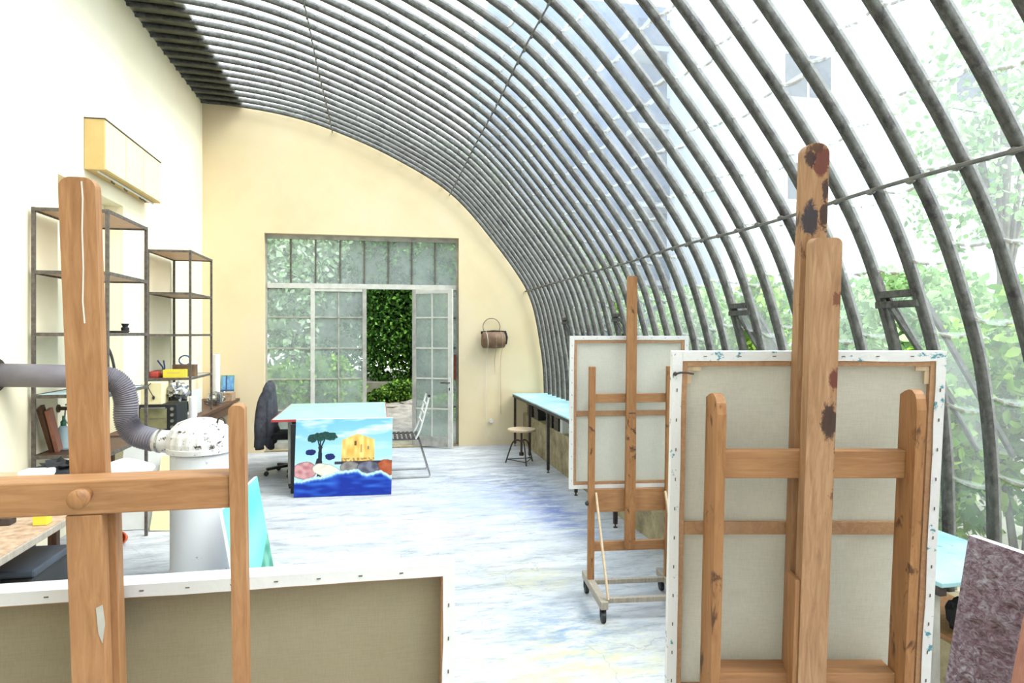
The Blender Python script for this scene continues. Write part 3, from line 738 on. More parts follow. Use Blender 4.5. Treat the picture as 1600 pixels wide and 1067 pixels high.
def easel_base(e, xs_, ya, yb, z0=.085, mat='grey_wood', h=.045):
    for x in xs_:
        MB().box(x - .022, x + .022, ya, yb, z0, z0 + h, .004).build('foot_rail', mat, e)
        for yy in (ya + .04, yb - .04): m_ = MB(); caster(m_, x, yy); m_.build('caster', 'black_plastic', e)
    for yy in (ya + .07, yb - .16): MB().box(xs_[0] + .022, xs_[1] - .022, yy, yy + .03, z0 + .008, z0 + h - .008, .003).build('cross_rail', mat, e)

# --- big studio easel with the pale canvas
g = onD(1272, 521, 1.65); FR = Frame((g.x, g.y), -YAW, math.radians(4.5), 1.28)
e = empty('studio_easel', FR.O, 'large wooden studio easel with two tall stained masts, holding the pale canvas', 'easel', None, FR.rz)
x0, zt = FR.p(1257, 223, .002); x1, _ = FR.p(1297, 223, .002)
def BL(L): return [(*FR.p(px_, py_, 0), rx_, rz_, c_, th_) for px_, py_, rx_, rz_, c_, th_ in L]
DK, RD, NV = '#2a1a1c', '#5a2622', '#1c2130'
blotted('rear_mast_wood', '#7d583c', '#96704f', '#a88563', '#4a2c22', BL([(1266, 345, .030, .060, NV, .66), (1290, 338, .022, .050, DK, .66), (1284, 252, .030, .050, RD, .64), (1268, 248, .022, .035, DK, .72), (1276, 232, .03, .02, '#4a2e20', .7), (1290, 300, .012, .05, DK, .72)]))
blotted('front_mast_wood', '#835f45', '#9d7757', '#b08c6c', '#54302a', BL([(1278, 655, .028, .060, DK, .62), (1300, 690, .030, .045, '#4a2622', .60), (1308, 515, .018, .035, RD, .64), (1286, 590, .022, .040, RD, .66), (1296, 470, .035, .030, '#6b3f2c', .68), (1290, 765, .03, .05, '#5a3626', .70)]))
slat(MB(), x0, x1, .22, zt, .002, .037, .026).build('rear_mast', 'rear_mast_wood', e, f=FR.T)
x0, zt = FR.p(1271, 371, -.06); x1, _ = FR.p(1317, 371, -.06)
slat(MB(), x0, x1, .30, zt, -.06, -.025, .016).build('front_mast', 'front_mast_wood', e, f=FR.T)
MX0, MX1 = x0, x1
xl0, zt = FR.p(1121, 628, -.06); xl1, _ = FR.p(1136, 628, -.06)
def upright(x0, x1, zt, y0, y1, mat):
    m_ = MB(); pr = [(y0, .13), (y1, .13), (y1, zt - .004)]
    for k in range(6): a = math.pi * k / 12; pr.append((y0 + (y1 - y0) * (1 - .96 * math.sin(a) ** 1.0), zt - .004 + .018 * math.sin(math.pi * k / 5)))
    pr.append((y0, zt - .03))
    bm = m_.bm; A = [bm.verts.new((x0, p[0], p[1])) for p in pr]; B = [bm.verts.new((x1, p[0], p[1])) for p in pr]
    bm.faces.new(A); bm.faces.new(B[::-1])
    for k in range(len(pr)): bm.faces.new((A[k], B[k], B[(k + 1) % len(pr)], A[(k + 1) % len(pr)]))
    return m_.build('side_upright', mat, e, f=FR.T)
upright(xl0, xl1, zt, -.06, .032, 'easel_wood_dark')
xr0, zt = FR.p(1434, 621, -.06); xr1, _ = FR.p(1449, 621, -.06)
upright(xr0, xr1, zt, -.06, .012, 'easel_wood_dark')
_, zc1 = FR.p(1200, 704, -.022); _, zc0 = FR.p(1200, 747, -.022)
MB().box(xl1, xr0, -.024, .001, zc0, zc1, .002).build('crossbar', 'easel_wood_across', e, f=FR.T)
_, zs = FR.p(1200, 1058, -.04)
_, zcb = FR.p(1200, 1092, .044)
MB().box(xl1, xr0, -.024, .040, zcb, zs, .003).build('canvas_shelf', 'easel_wood_across', e, f=FR.T)
MB().box(xl1, xr0, -.024, .085, zcb - .04, zcb - .001, .003).build('canvas_ledge', 'easel_wood_across', e, f=FR.T)
MB().box(xl1, xr0, -.024, .0, .34, .40, .003).build('crossbar', 'easel_wood_across', e, f=FR.T)
MB().box(MX0 - .012, MX0, -.055, .0, .3, zs + .25, .002).build('mast_guide', 'easel_wood', e, f=FR.T)
MB().box(MX1, MX1 + .003, -.055, -.026, .3, zs + .25, .0).build('mast_guide', 'easel_wood', e, f=FR.T)
MB().tube([FR.T(Vector(((xl0 + xl1) / 2, .04, .60))), Vector((xl0, .5, .13))], .012, 8).build('brace', 'pale_wood', e)
MB().tube([FR.T(Vector(((xr0 + xr1) / 2, .04, .60))), Vector((xr1, .5, .13))], .012, 8).build('brace', 'pale_wood', e)
easel_base(e, ((xl0 + xl1) / 2, (xr0 + xr1) / 2), -.12, .55, mat='easel_wood')
y0c = .044
cx0, cz1 = FR.p(1051, 549, y0c); cx1, _ = FR.p(1479, 549, y0c)
_, cm = FR.p(1200, 826, y0c)
cv = canvas('stretched_canvas', FR, cx0, cx1, zcb + .001, cz1, y0c, y0c + .022, .024, .037, 'large canvas seen from the back with cyan paint on its top edge', 'linen_pale', 'fold_paint', cm, True, True)
m_ = MB(); a = Vector((cx0 + .006, y0c - .006, cz1 - .055))
m_.tube([a, a + Vector((.012, -.006, .004)), a + Vector((.03, -.004, .003)), a + Vector((.045, -.002, .0))], .0025, 6); m_.blob(a, (.006, .005, .006), 1)
m_.build('hook', 'dark_steel', cv, f=FR.T)

# --- the easel close on the other side, with the long olive canvas
g = onY(132, 778, 1.40); FL = Frame((g.x, 1.40), 0.0, math.radians(4.5), 1.31)
e = empty('studio_easel', FL.O, 'plain honey-coloured wooden easel with a round peg, holding the olive linen canvas', 'easel', None, 0.0)
x0, zt = FL.p(90, 275, .012); x1, _ = FL.p(148, 275, .012); xb0, zb = FL.p(109, 742, .012); xb1, _ = FL.p(165, 742, .012)
r = .02; pts = [(xb0, 1.0), (xb1, 1.0), (xb1, zb), (x1, zt - .1)]
for k in range(7): a = math.pi / 2 * k / 6; pts.append((x1 - r + r * math.cos(a), zt - r + r * math.sin(a)))
for k in range(7): a = math.pi / 2 * (1 + k / 6); pts.append((x0 + r + r * math.cos(a), zt - r + r * math.sin(a)))
pts += [(x0, zt - .1), (xb0, zb)]
MB().prism(pts, .012, .040).build('rear_mast', 'easel_wood', e, f=FL.T)
cx_, cz1 = FL.p(357, 743, -.045); _, cz0 = FL.p(357, 794, -.045)
hw = cx_ - (xb0 + xb1) / 2
xu0, zu = FL.p(356, 634, -.05); xu1, _ = FL.p(381, 634, -.05)
mid_x = (xb0 + xb1) / 2
slat(MB(), xu0, xu1, .13, zu, -.05, -.02, .010).build('side_upright', 'easel_wood', e, f=FL.T)
slat(MB(), 2 * mid_x - xu1, 2 * mid_x - xu0, .13, zu, -.05, -.02, .010).build('side_upright', 'easel_wood', e, f=FL.T)
MB().box(2 * mid_x - xu0, xu0, -.045, .010, cz0, cz1, .003).build('crossbar', 'easel_wood_across', e, f=FL.T)
xf0, _ = FL.p(103, 812, -.04); xf1, _ = FL.p(160, 812, -.04)
MB().box(xf0, xf1, -.044, -.012, .25, cz0 - .001, .003).build('front_mast', 'easel_wood', e, f=FL.T)
MB().box(xf1 - .004, xf1 + .012, -.010, .022, .25, cz0 - .001, .002).build('mast_guide', 'easel_wood', e, f=FL.T)
sk = [FL.p(px_, py_, .011) for px_, py_ in ((127, 283), (129, 310), (128, 360), (130, 420), (129, 470), (132, 505))]
MB().prism([(a_ - .0012, b_) for a_, b_ in sk] + [(a_ + .0014, b_) for a_, b_ in reversed(sk)], .0112, .0119).build('paint_streak', 'white_paint', e, f=FL.T)
gs = [FL.p(px_, py_, -.045) for px_, py_ in ((150, 950), (160, 945), (164, 975), (160, 1005), (154, 990))]
MB().prism(gs, -.0455, -.0441).build('paint_streak', 'grey_paint', e, f=FL.T)
kx, kz = FL.p(125, 778, -.07)
MB().lathe([(.012, 0), (.012, .02), (.0165, .022), (.0175, .03), (.0165, .040), (.010, .043)], (0, 0, 0), 24, Matrix.Translation((kx, -.045, kz)) @ Matrix.Rotation(math.pi / 2, 4, 'X')).build('peg', 'easel_wood_dark', e, smooth=True, f=FL.T)
MB().box(2 * mid_x - xu0, xu0, -.045, .10, .40, .45, .003).build('canvas_shelf', 'easel_wood_across', e, f=FL.T)
easel_base(e, (2 * mid_x - (xu0 + xu1) / 2, (xu0 + xu1) / 2), -.15, .45, mat='easel_wood')
yc = .052
xr_, zr_ = FL.p(711, 880, yc); 
canvas('stretched_canvas', FL, xr_ - 1.30, xr_, .451, zr_, yc, yc + .045, .026, .029, 'wide canvas seen from the back with olive brown linen and white folded edge', 'linen_olive', 'fold_white', None, True)

# --- smaller easel on castors further back
g = onD(986, 521, 4.15); FM = Frame((g.x, g.y), -YAW + math.radians(5.9), math.radians(2.0), .7)
e = empty('wheeled_easel', FM.O, 'slim wooden easel on black castors beside the cyan bench', 'easel', None, FM.rz)
x0, zt = FM.p(981, 431, -.03); x1, _ = FM.p(996, 431, -.03); _, zb = FM.p(985, 858, -.03)
MB().prism([(x0 - .002, zb), (x1 + .004, zb), (x1 + .002, .7), (x1, zt - .01), (x1 - .008, zt), (x0 + .008, zt), (x0, zt - .01), (x0 - .002, .7)], -.032, -.008).build('mast', 'easel_wood_dark', e, f=FM.T)
xm = (x0 + x1) / 2
u0, zu = FM.p(921, 573, -.03); u1, _ = FM.p(931, 573, -.03)
for a, b in ((u0, u1), (2 * xm - u1, 2 * xm - u0)): MB().box(a, b, -.032, .0, .125, zu, .003).build('side_upright', 'easel_wood_dark', e, f=FM.T)
_, a = FM.p(960, 615, 0); _, b = FM.p(960, 629, 0)
MB().box(u1, 2 * xm - u1, -.006, .012, b, a, .002).build('crossbar', 'easel_wood_across', e, f=FM.T)
_, a = FM.p(960, 764, 0); _, b = FM.p(960, 799, 0)
MB().box(u1, 2 * xm - u1, -.006, .065, b, a, .002).build('canvas_shelf', 'easel_wood_across', e, f=FM.T); zsh = a
_, a = FM.p(960, 845, 0); _, b = FM.p(960, 860, 0)
MB().box(u1, 2 * xm - u1, -.006, .016, b, a, .002).build('crossbar', 'easel_wood_across', e, f=FM.T)
kx, kz = FM.p(918, 787, -.03)
MB().blob((kx, -.02, kz), (.014, .014, .014), 2).build('knob', 'black_plastic', e, True, f=FM.T)
MB().tube([(xm - .02, -.05, zu - .28), (xm, -.055, zu - .278), (xm + .02, -.05, zu - .28)], .004, 6).build('clamp', 'dark_steel', e, f=FM.T)
easel_base(e, ((u0 + u1) / 2, 2 * xm - (u0 + u1) / 2), -.36, .16, .085)
for sx in ((u1 + .006), (2 * xm - u1 - .006)): MB().bar((sx, -.03, .66), (sx, -.34, .132), .012, .02, .002).build('brace', 'pale_wood', e)
c0, z1 = FM.p(891, 525, .02); c1, _ = FM.p(1076, 525, .02); _, zm = FM.p(950, 646, .02)
canvas('stretched_canvas', FM, c0, c1, zsh + .001, z1, .020, .042, .024, .042, 'cream canvas seen from the back on the slim easel with castors', 'linen_cream', 'fold_white', zm, True)

# --- dark red-brown impasto canvas leaning on the near end of the bench
a = onX(1515, 836, 1.93); bq = onY(1478, 1067, a.y); zi = a.z
k = (bq.x - a.x) / (bq.z - a.z); LY = a.y
e = empty('impasto_canvas', (a.x, LY, 0), 'canvas thick with mauve brown impasto leaning on the bench end', 'canvas')
zmin = -0.0
def xin(z): return k * (z - a.z)
nx_, nz_ = 90, 150; LEN = .62; V = []; Fq = []
for j in range(nz_ + 1):
    z = zmin + (zi - zmin) * j / nz_
    for i in range(nx_ + 1):
        yy = -LEN * i / nx_; h = noise.fractal(Vector((yy * 9, z * 9, 3)), 0.8, 2.2, 5) * .016 + noise.noise(Vector((yy * 28, z * 40, 1))) * .012
        ed = min(1, 10 * min(i / nx_, 1 - i / nx_, j / nz_, 1 - j / nz_)); V.append((xin(z) - .004 - max(0, .008 + h) * ed, yy, z))
for j in range(nz_):
    for i in range(nx_): q = j * (nx_ + 1) + i; Fq.append((q, q + 1, q + nx_ + 2, q + nx_ + 1))
npmesh('impasto_surface', V, Fq, 'impasto', e, smooth=True)
mb = MB()
mb.prism([(xin(zmin) - .003, zmin), (xin(zi) - .003, zi), (xin(zi) + .022, zi + .0), (xin(zmin) + .022, zmin)], -LEN, 0)
mb.build('canvas_edge', 'white_cloth', e)
# reddish timber post leaning on it
e = MB().bar((1.655, 1.60, .006), (1.862, 1.58, 1.02), .05, .045, .004, side=(0, 1, 0)).build('timber_post', 'rose_wood')
tag(e, 'reddish-brown timber post leaning across the impasto canvas', 'post')

# ------------------------------------------------------------------ long cyan bench along the kerb
BX0, BX1, BZ = 1.93, 2.44, .75
bn = empty('workbench', (BX0, 6, 0), 'long workbench with pale cyan top on dark steel legs under the curved glazing', 'workbench')
R_ = lambda x0, x1, y0, y1, z0, z1, n, m, par, bev=.003, O=(BX0, 6, 0): MB().box(x0 - O[0], x1 - O[0], y0 - O[1], y1 - O[1], z0 - O[2], z1 - O[2], bev).build(n, m, par)
R_(BX0, BX1, 2.03, YE - .03, BZ - .018, BZ, 'bench_top', 'cyan_bench', bn)
R_(BX0 + .002, BX0 + .032, 2.04, YE - .04, BZ - .052, BZ - .018, 'steel_rail', 'dark_steel', bn)
R_(BX1 - .032, BX1 - .002, 2.04, YE - .04, BZ - .052, BZ - .018, 'steel_rail', 'dark_steel', bn)
for yy in (9.62, 8.66, 7.68, 6.55, 5.40, 4.25, 3.15, 2.09):
    R_(BX0 + .005, BX0 + .037, yy - .016, yy + .016, .03, BZ - .052, 'leg', 'dark_steel' if yy > 3 else 'grey_paint', bn)
    MB().lathe([(.018, 0), (.018, .006), (.006, .008), (.006, .035)], (.021, yy - 6, 0), 12).build('levelling_foot', 'dark_steel', bn)
crate_spots = [(9.35, .34, .16), (8.95, .30, .15), (8.25, .36, .17), (7.9, .26, .2), (7.15, .45, .17), (6.3, .45, .16)]
def crate(x, y, w_, d_, h_, label):
    c = empty('plastic_crate', (x, y, KZ), label, 'crate', 'black crates under the cyan bench')
    mb = MB(); t_ = .008
    mb.box(0, w_, -d_ / 2, d_ / 2, 0, t_)
    for a in ((0, t_, -d_ / 2, d_ / 2), (w_ - t_, w_, -d_ / 2, d_ / 2), (t_, w_ - t_, -d_ / 2, -d_ / 2 + t_), (t_, w_ - t_, d_ / 2 - t_, d_ / 2)): mb.box(*a, t_, h_, .0)
    mb.build('body', 'black_plastic', c)
    for zz in (h_ * .35, h_ * .65):
        MB().box(-.006, 0, -d_ / 2, d_ / 2, zz, zz + .012).build('rib', 'rack_steel', c)
    MB().box(-.01, .012, -d_ / 2 - .006, d_ / 2 + .006, h_ - .018, h_).build('rim', 'black_plastic', c)
    for k_ in range(3): MB().blob((.12 + .05 * k_, -d_ / 3 + d_ / 3 * k_, h_ * .8), (.05, .05, .05), 1, k_, .5).build('contents', ['black_cloth', 'blue_plastic', 'paper'][k_], c)
for (yy, d_, h_), lb_ in zip(crate_spots, ['black crate under the bench nearest the end wall', 'second black crate from the end wall, before the second bench leg', 'black crate between the second and third bench legs from the end wall', 'tall short black crate just beyond the third bench leg from the end wall', 'wide black crate under the bench just beside the small cream canvas', 'black crate under the bench hidden mostly behind the small cream canvas']):
    crate(KX + .005, yy, .32, d_ * .8, h_, lb_)
tag(MB().box(KX + .0, KX + .10, 7.60, 7.70, KZ, KZ + .17, .003).build('carton', 'white_plastic'), 'small white carton standing between black crates under the bench', 'carton')
# things under the near end of the bench
o = MB().bar((KX + .05, 2.75, KZ + .06), (KX + .30, 2.75, KZ + .22), .50, .006, side=(0, 1, 0)).build('glass_sheet', 'green_plastic'); tag(o, 'dark green sheet tilted under the near end of the cyan bench', 'sheet')
o = MB().box(KX + .01, KX + .36, 2.10, 2.60, KZ, KZ + .018, .002).build('wooden_board', 'easel_wood'); tag(o, 'thin wooden board lying on the kerb under the near bench end', 'board')
br = empty('dusting_brush', (KX + .10, 2.22, KZ + .018), 'round black bristle brush under the bench next to its grey end leg', 'brush')
MB().blob((0, 0, .065), (.05, .05, .065), 3, 4, .35, 6).build('bristles', 'black_cloth', br); MB().tube([(.04, .02, .07), (.2, .06, .10)], .010, 8).build('handle', 'dark_wood', br)
# seedling and weed by the kerb
sp_ = onX(884, 655, 2.2); pl = empty('seedling', (2.22, 6.95, BZ), 'thin pale green seedling rising behind the cyan bench top', 'plant')
mb = MB(); mb.tube([(0, 0, 0), (-.01, .02, .18), (.0, .0, .32)], .004, 6); mb.tube([(.06, .1, 0), (.05, .08, .2), (.03, .05, .27)], .004, 6); mb.build('stem', 'green_plastic', pl)
leaves('leaf_spray', [(0, 0, .33, .09, .12, .03)], 26, .05, G4, 77, pl, -.2)
wd = empty('weed', (2.20, 4.86, KZ + .04), 'green weed growing over the concrete kerb seen behind the wheeled easel', 'plant')
leaves('foliage', [(0, 0, .08, .1, .22, .1), (-.03, -.2, .02, .08, .2, .1)], 500, .05, G1, 78, wd); MB().tube([(0, 0, 0), (.02, 0, .12)], .005, 6).build('stem', 'bark', wd)

# ------------------------------------------------------------------ round stool
st = empty('round_stool', (1.765, 8.30, 0), 'round wooden-topped stool on bent dark steel legs beside the cyan bench', 'stool')
MB().lathe([(.165, 0), (.178, .006), (.178, .022), (.17, .03)], (0, 0, .405), 36).build('seat', 'pale_wood', st)
MB().tube([(0, 0, .12), (0, 0, .405)], .014, 12).build('screw_column', 'dark_steel', st)
for k_ in range(3):
    a = math.radians(90 + 120 * k_ + 65); c, s_ = math.cos(a), math.sin(a)
    MB().tube(cat([(0.0, 0, .27), (.05 * c, .05 * s_, .29), (.11 * c, .11 * s_, .26), (.155 * c, .155 * s_, .15), (.205 * c, .205 * s_, .0)], 5), .009, 8).build('leg', 'dark_steel', st)
mb = MB(); pts = [(.19 * math.cos(math.radians(155 + 120 * k_)), .19 * math.sin(math.radians(155 + 120 * k_)), .045) for k_ in range(4)]
for k_ in range(3): mb.tube([pts[k_], (0, 0, .10) if False else pts[k_ + 1]], .006, 6)
mb.build('stretcher', 'dark_steel', st)
MB().lathe([(.03, .1), (.03, .14)], (0, 0, 0), 12).build('hub', 'dark_steel', st)

# ------------------------------------------------------------------ table with red edge, painting in front
tb = empty('table', (-.48, 8.05, 0), 'table with a mint green top and thin red edge in the middle of the room', 'table')
MB().box(-.58, .575, -.79, .86, .722, .74, .002).build('tabletop', 'mint_paint', tb)
mb = MB(); mb.box(-.582, .577, -.796, -.79, .718, .742); mb.box(-.586, -.58, -.796, .86, .718, .742); mb.box(.575, .581, -.796, .86, .718, .742); mb.build('red_edging', 'red_edge', tb)
for sx in (-.42, .46):
    for sy in (-.62, .70): MB().box(sx - .02, sx + .02, sy - .02, sy + .02, .05, .722, .003).build('leg', 'grey_paint', tb); m_ = MB(); caster(m_, sx, sy, .022); m_.build('caster', 'black_plastic', tb)
MB().box(-.40, .44, -.63, -.61, .62, .70, .002).build('apron', 'black_plastic', tb)
MB().box(-.40, .44, .69, .71, .62, .70, .002).build('apron', 'black_plastic', tb)
dr = tag(MB().box(-.66, -.22, 7.62, 8.4, .0, .55, .006).build('drawer_unit', 'grey_paint'), 'low grey drawer unit standing under the mint green table', 'drawer unit')
for k_ in range(3): MB().box(-.655, -.225, 7.612, 7.62, .03 + .175 * k_, .19 + .175 * k_, .002).build('drawer', 'white_plastic', dr)
bp = MB().box(-.865, .09, 7.175, 7.20, .0, .70, .002).build('black_board', 'black_plastic'); tag(bp, 'black board standing upright between the seaside painting and the table', 'board')

def paint_grid(name, p00, p10, p01, p11, nu, nv, fn, mat, parent):
    V = []; C = []; Fq = []
    for j in range(nv + 1):
        for i in range(nu + 1):
            u, v_ = i / nu, j / nv
            V.append(tuple((Vector(p00) * (1 - u) + Vector(p10) * u) * (1 - v_) + (Vector(p01) * (1 - u) + Vector(p11) * u) * v_)); C.append(lin([c / 255 for c in fn(u, v_)])[:3])
    for j in range(nv):
        for i in range(nu): q = j * (nu + 1) + i; Fq.append((q, q + 1, q + nu + 2, q + nu + 1))
    return npmesh(name, V, Fq, mat, parent, cols=C)
def inpoly(x, y, P_):
    c = False; j = len(P_) - 1
    for i in range(len(P_)):
        if (P_[i][1] > y) != (P_[j][1] > y) and x < (P_[j][0] - P_[i][0]) * (y - P_[i][1]) / (P_[j][1] - P_[i][1]) + P_[i][0]: c = not c
        j = i
    return c
WAVE = [(300, 738), (350, 742), (400, 728), (480, 720), (520, 708), (560, 694), (620, 690), (680, 684), (705, 702), (735, 714), (780, 704), (815, 694), (845, 708), (890, 738)]
def nzv(x, y, s_, k_=0): return noise.noise(Vector((x * s_, y * s_, k_)))
def mixc(a, b, t_): t_ = max(0, min(1, t_)); return [p * (1 - t_) + q * t_ for p, q in zip(a, b)]
def seaside(u, v_):
    x = 303 + u * 585; y = 828 - v_ * 465
    # sky
    c = mixc((112, 176, 204), (164, 205, 218), (y - 365) / 260)
    cl = nzv(x * .35, y * 1.6, .012, 3) + .5 * nzv(x * .5, y * 2, .03, 4); c = mixc(c, (205, 220, 224), (cl + .1) * 1.6 if y < 470 else (cl) * .8)
    # tree
    if (430 < x < 475 and y > 480):
        wd_ = 9 + (y - 520) * .04 if y > 530 else 5
        for bx, tx in ((452, 452), (452, 436), (452, 478)):
            xx = bx + (tx - bx) * max(0, (545 - y)) / 60
            if abs(x - xx) < (wd_ if y > 530 else 4.5): c = (20, 34, 44)
    if y > 600 and abs(x - 445) < 12 + (y - 600) * .25 and y < 668: c = (24, 30, 40)
    if y > 485 and y <= 545 and abs(x - (452 + (545 - y) * .45)) < 4: c = (20, 34, 44)
    for ex, ey, rx, ry in ((405, 480, 34, 24), (450, 470, 42, 28), (512, 468, 40, 25), (480, 462, 36, 22)):
        q = ((x - ex) / rx) ** 2 + ((y - ey) / ry) ** 2 + .5 * nzv(x, y, .06, 1)
        if q < 1: c = mixc((18, 52, 52), (34, 74, 66), .5 + nzv(x, y, .1, 5))
    for ex, ey, rx, ry in ((395, 563, 33, 18), (512, 592, 30, 20)):
        if ((x - ex) / rx) ** 2 + ((y - ey) / ry) ** 2 + .35 * nzv(x, y, .07, 2) < 1: c = (22, 32, 92)
    if inpoly(x, y, [(580, 625), (580, 492), (675, 455), (780, 492), (780, 625)]):
        c = mixc((212, 160, 74), (232, 198, 120), .5 + 1.2 * nzv(x * 1.4, y * .5, .03, 6)); 
        if abs(x - 664) < 7 and abs(y - 513) < 13: c = (92, 70, 50)
        if abs(x - 742) < 5 and abs(y - 543) < 10: c = (120, 110, 100)
        if y > 603 and nzv(x, y, .08, 8) > 0: c = mixc(c, (110, 84, 60), .6)
        if abs(x - 698) < 5 and 520 < y < 570: c = mixc(c, (160, 96, 50), .6)
    if x > 540 and y > 622 and y < 640: c = (48, 44, 56)
    for ex, ey, rx, ry, ca, cb, rot in ((850, 668, 60, 52, (150, 68, 36), (172, 92, 58), 0), (365, 672, 72, 54, (170, 108, 114), (198, 150, 150), 0), (632, 658, 60, 36, (112, 104, 104), (142, 136, 132), 0), (745, 664, 68, 42, (72, 72, 88), (112, 112, 128), 0), (495, 676, 92, 40, (198, 190, 170), (222, 216, 204), -.28)):
        dx, dy_ = x - ex, y - ey; dx, dy_ = dx * math.cos(rot) - dy_ * math.sin(rot), dx * math.sin(rot) + dy_ * math.cos(rot)
        q = (dx / rx) ** 2 + (dy_ / ry) ** 2 + .15 * nzv(x, y, .03, ex)
        if q < 1: c = mixc(mixc(ca, cb, .6 + 1.3 * nzv(x, y * 1.3, .03, ex)), [a * .55 for a in ca], (q - .82) * 5)
    for (xa, ya), (xb_, yb_) in zip(WAVE, WAVE[1:]):
        if xa <= x <= xb_: wl = ya + (yb_ - ya) * (x - xa) / (xb_ - xa); break
    else: wl = 738
    wl += 5 * nzv(x, 0, .06, 9)
    if y > wl - 14: c = mixc((208, 222, 226), (130, 190, 210), .4 + nzv(x, y, .08, 3))
    if y > wl: c = mixc((8, 40, 140), (44, 96, 190), .35 + 1.2 * nzv(x * .35, y * 1.4, .03, 7) - (y - wl) / 400); c = mixc((120, 170, 210), c, (y - wl) / 14)
    return c
pa = onZ(458.7, 777.3, .004); pb = onZ(611.4, 772, .004)
pe = empty('painting', (pa.x, pa.y, 0), 'unframed seaside painting of a pine, yellow house and boulders standing on the floor', 'painting')
q00 = Vector((0, 0, .004)); q10 = pb - pa + Vector((0, 0, .004)); tpl = onY(462.7, 655.8, pa.y + .13); tpr = onY(613.5, 653, pb.y + .13)
q01 = Vector((tpl.x - pa.x, .13, tpl.z)); q11 = Vector((tpr.x - pa.x, pb.y - pa.y + .13, tpr.z)) 
paint_grid('picture', q00, q10, q01, q11, 300, 240, seaside, 'oil_paint', pe)
nrm = Vector((0, .022, .004)); mb = MB(); P8 = [q00, q10, q11, q01, q00 + nrm, q10 + nrm, q11 + nrm, q01 + nrm]; P8[:4] = [p + nrm * .05 for p in P8[:4]]
bvs = [mb.bm.verts.new(p) for p in P8]
for f_ in ((4, 5, 6, 7), (0, 1, 5, 4), (1, 2, 6, 5), (2, 3, 7, 6), (3, 0, 4, 7)): mb.bm.faces.new([bvs[i] for i in f_])
mb.build('canvas_edge', 'white_cloth', pe)

# ------------------------------------------------------------------ metal garden chair right of the table
ch = empty('garden_chair', (.30, 7.92, 0), 'light metal garden chair with slatted seat and sled legs beside the mint table', 'chair')
W2 = .24
for sy in (-W2, W2):
    MB().tube(cat([(-.26, sy, .03), (-.26, sy, .012), (-.18, sy, .012), (.22, sy, .012), (.27, sy, .02), (.27, sy, .06), (.17, sy, .40), (.155, sy, .46)], 5), .009, 8).build('leg', 'chrome', ch)
    MB().tube([(-.26, sy, .03), (-.20, sy, .44)], .009, 8).build('leg', 'chrome', ch)
    MB().tube(cat([(.12, sy, .44), (.17, sy, .55), (.24, sy, .80), (.27, sy, .92)], 5), .011, 8).build('back_post', 'white_plastic', ch)
MB().tube([(-.22, -W2, .44), (.15, -W2, .44)], .008, 8).build('seat_rail', 'dark_steel', ch); MB().tube([(-.22, W2, .44), (.15, W2, .44)], .008, 8).build('seat_rail', 'dark_steel', ch)
for k_ in range(8): xx = -.22 + .05 * k_; MB().box(xx, xx + .03, -W2, W2, .449, .459, .002).build('seat_slat', 'dark_steel' if k_ % 1 == 0 else 'grey_wood', ch)
for zz in (.60, .70, .80): xx = .19 + (zz - .6) * .26; MB().box(xx - .006, xx + .006, -W2, W2, zz, zz + .03, .002).build('back_slat', 'white_plastic', ch)
MB().tube([(.27, -W2, .92), (.275, 0, .925), (.27, W2, .92)], .010, 8).build('top_rail', 'chrome', ch)
MB().tube([(.27, -W2 - .02, .92), (.27, -W2 + .03, .92)], .016, 8).build('end_cap', 'black_plastic', ch)

# ------------------------------------------------------------------ office chair and jacket
oc = empty('office_chair', (-.98, 8.22, 0), 'black swivel chair pushed under the end of the mint table', 'chair')
for k_ in range(5):
    a = math.radians(200 + 72 * k_); c, s_ = math.cos(a), math.sin(a)
    MB().bar((.03 * c, .03 * s_, .10), (.28 * c, .28 * s_, .075), .05, .03, .006, side=(-s_, c, 0)).build('base_arm', 'black_plastic', oc)
    m_ = MB(); m_.lathe([(.015, -.02), (.027, -.018), (.027, .018), (.015, .02)], (0, 0, 0), 14, Matrix.Translation((.28 * c, .28 * s_, .028)) @ Matrix.Rotation(math.pi / 2, 4, 'X')); m_.build('caster', 'black_plastic', oc)
MB().tube([(0, 0, .06), (0, 0, .42)], .025, 12).build('column', 'dark_steel', oc)
MB().box(-.2, .2, -.22, .22, .42, .49, .03).build('seat', 'black_cloth', oc)
MB().box(-.255, -.225, -.16, .16, .62, .98, .012).build('backrest', 'black_cloth', oc)
MB().bar((-.1, 0, .44), (-.24, 0, .75), .05, .012, side=(0, 1, 0)).build('back_bracket', 'dark_steel', oc)
# jacket: closed shell draped over the backrest
secs = [(1.075, -1.215, .020, .05), (1.055, -1.218, .045, .12), (1.0, -1.222, .062, .20), (.9, -1.228, .075, .225), (.78, -1.235, .088, .235), (.62, -1.245, .10, .245), (.48, -1.25, .108, .25), (.36, -1.252, .112, .245)]
V = []; Fq = []; n = 64
for j, (z, cx, rx, ry) in enumerate(secs):
    for i in range(n):
        a = 2 * math.pi * i / n; fold_ = 1 + (.16 * math.sin(a * 7 + z * 2) + .10 * math.sin(a * 13 + 1.3 + z * 5)) * min(1, (1.08 - z) * 2.2)
        zz = z + (.05 * math.sin(a * 3 + 1) if j == len(secs) - 1 else 0)
        V.append((cx + rx * math.cos(a) * fold_, 8.22 + ry * math.sin(a) * (1 + (fold_ - 1) * .5), zz))
for j in range(len(secs) - 1):
    for i in range(n): Fq.append((j * n + i, (j + 1) * n + i, (j + 1) * n + (i + 1) % n, j * n + (i + 1) % n))
c_i = len(V); V.append((-1.215, 8.22, 1.08))
jk = npmesh('jacket', V, Fq, 'jacket_cloth', None, smooth=True); tag(jk, 'dark charcoal jacket hung over the back of the swivel chair', 'jacket')
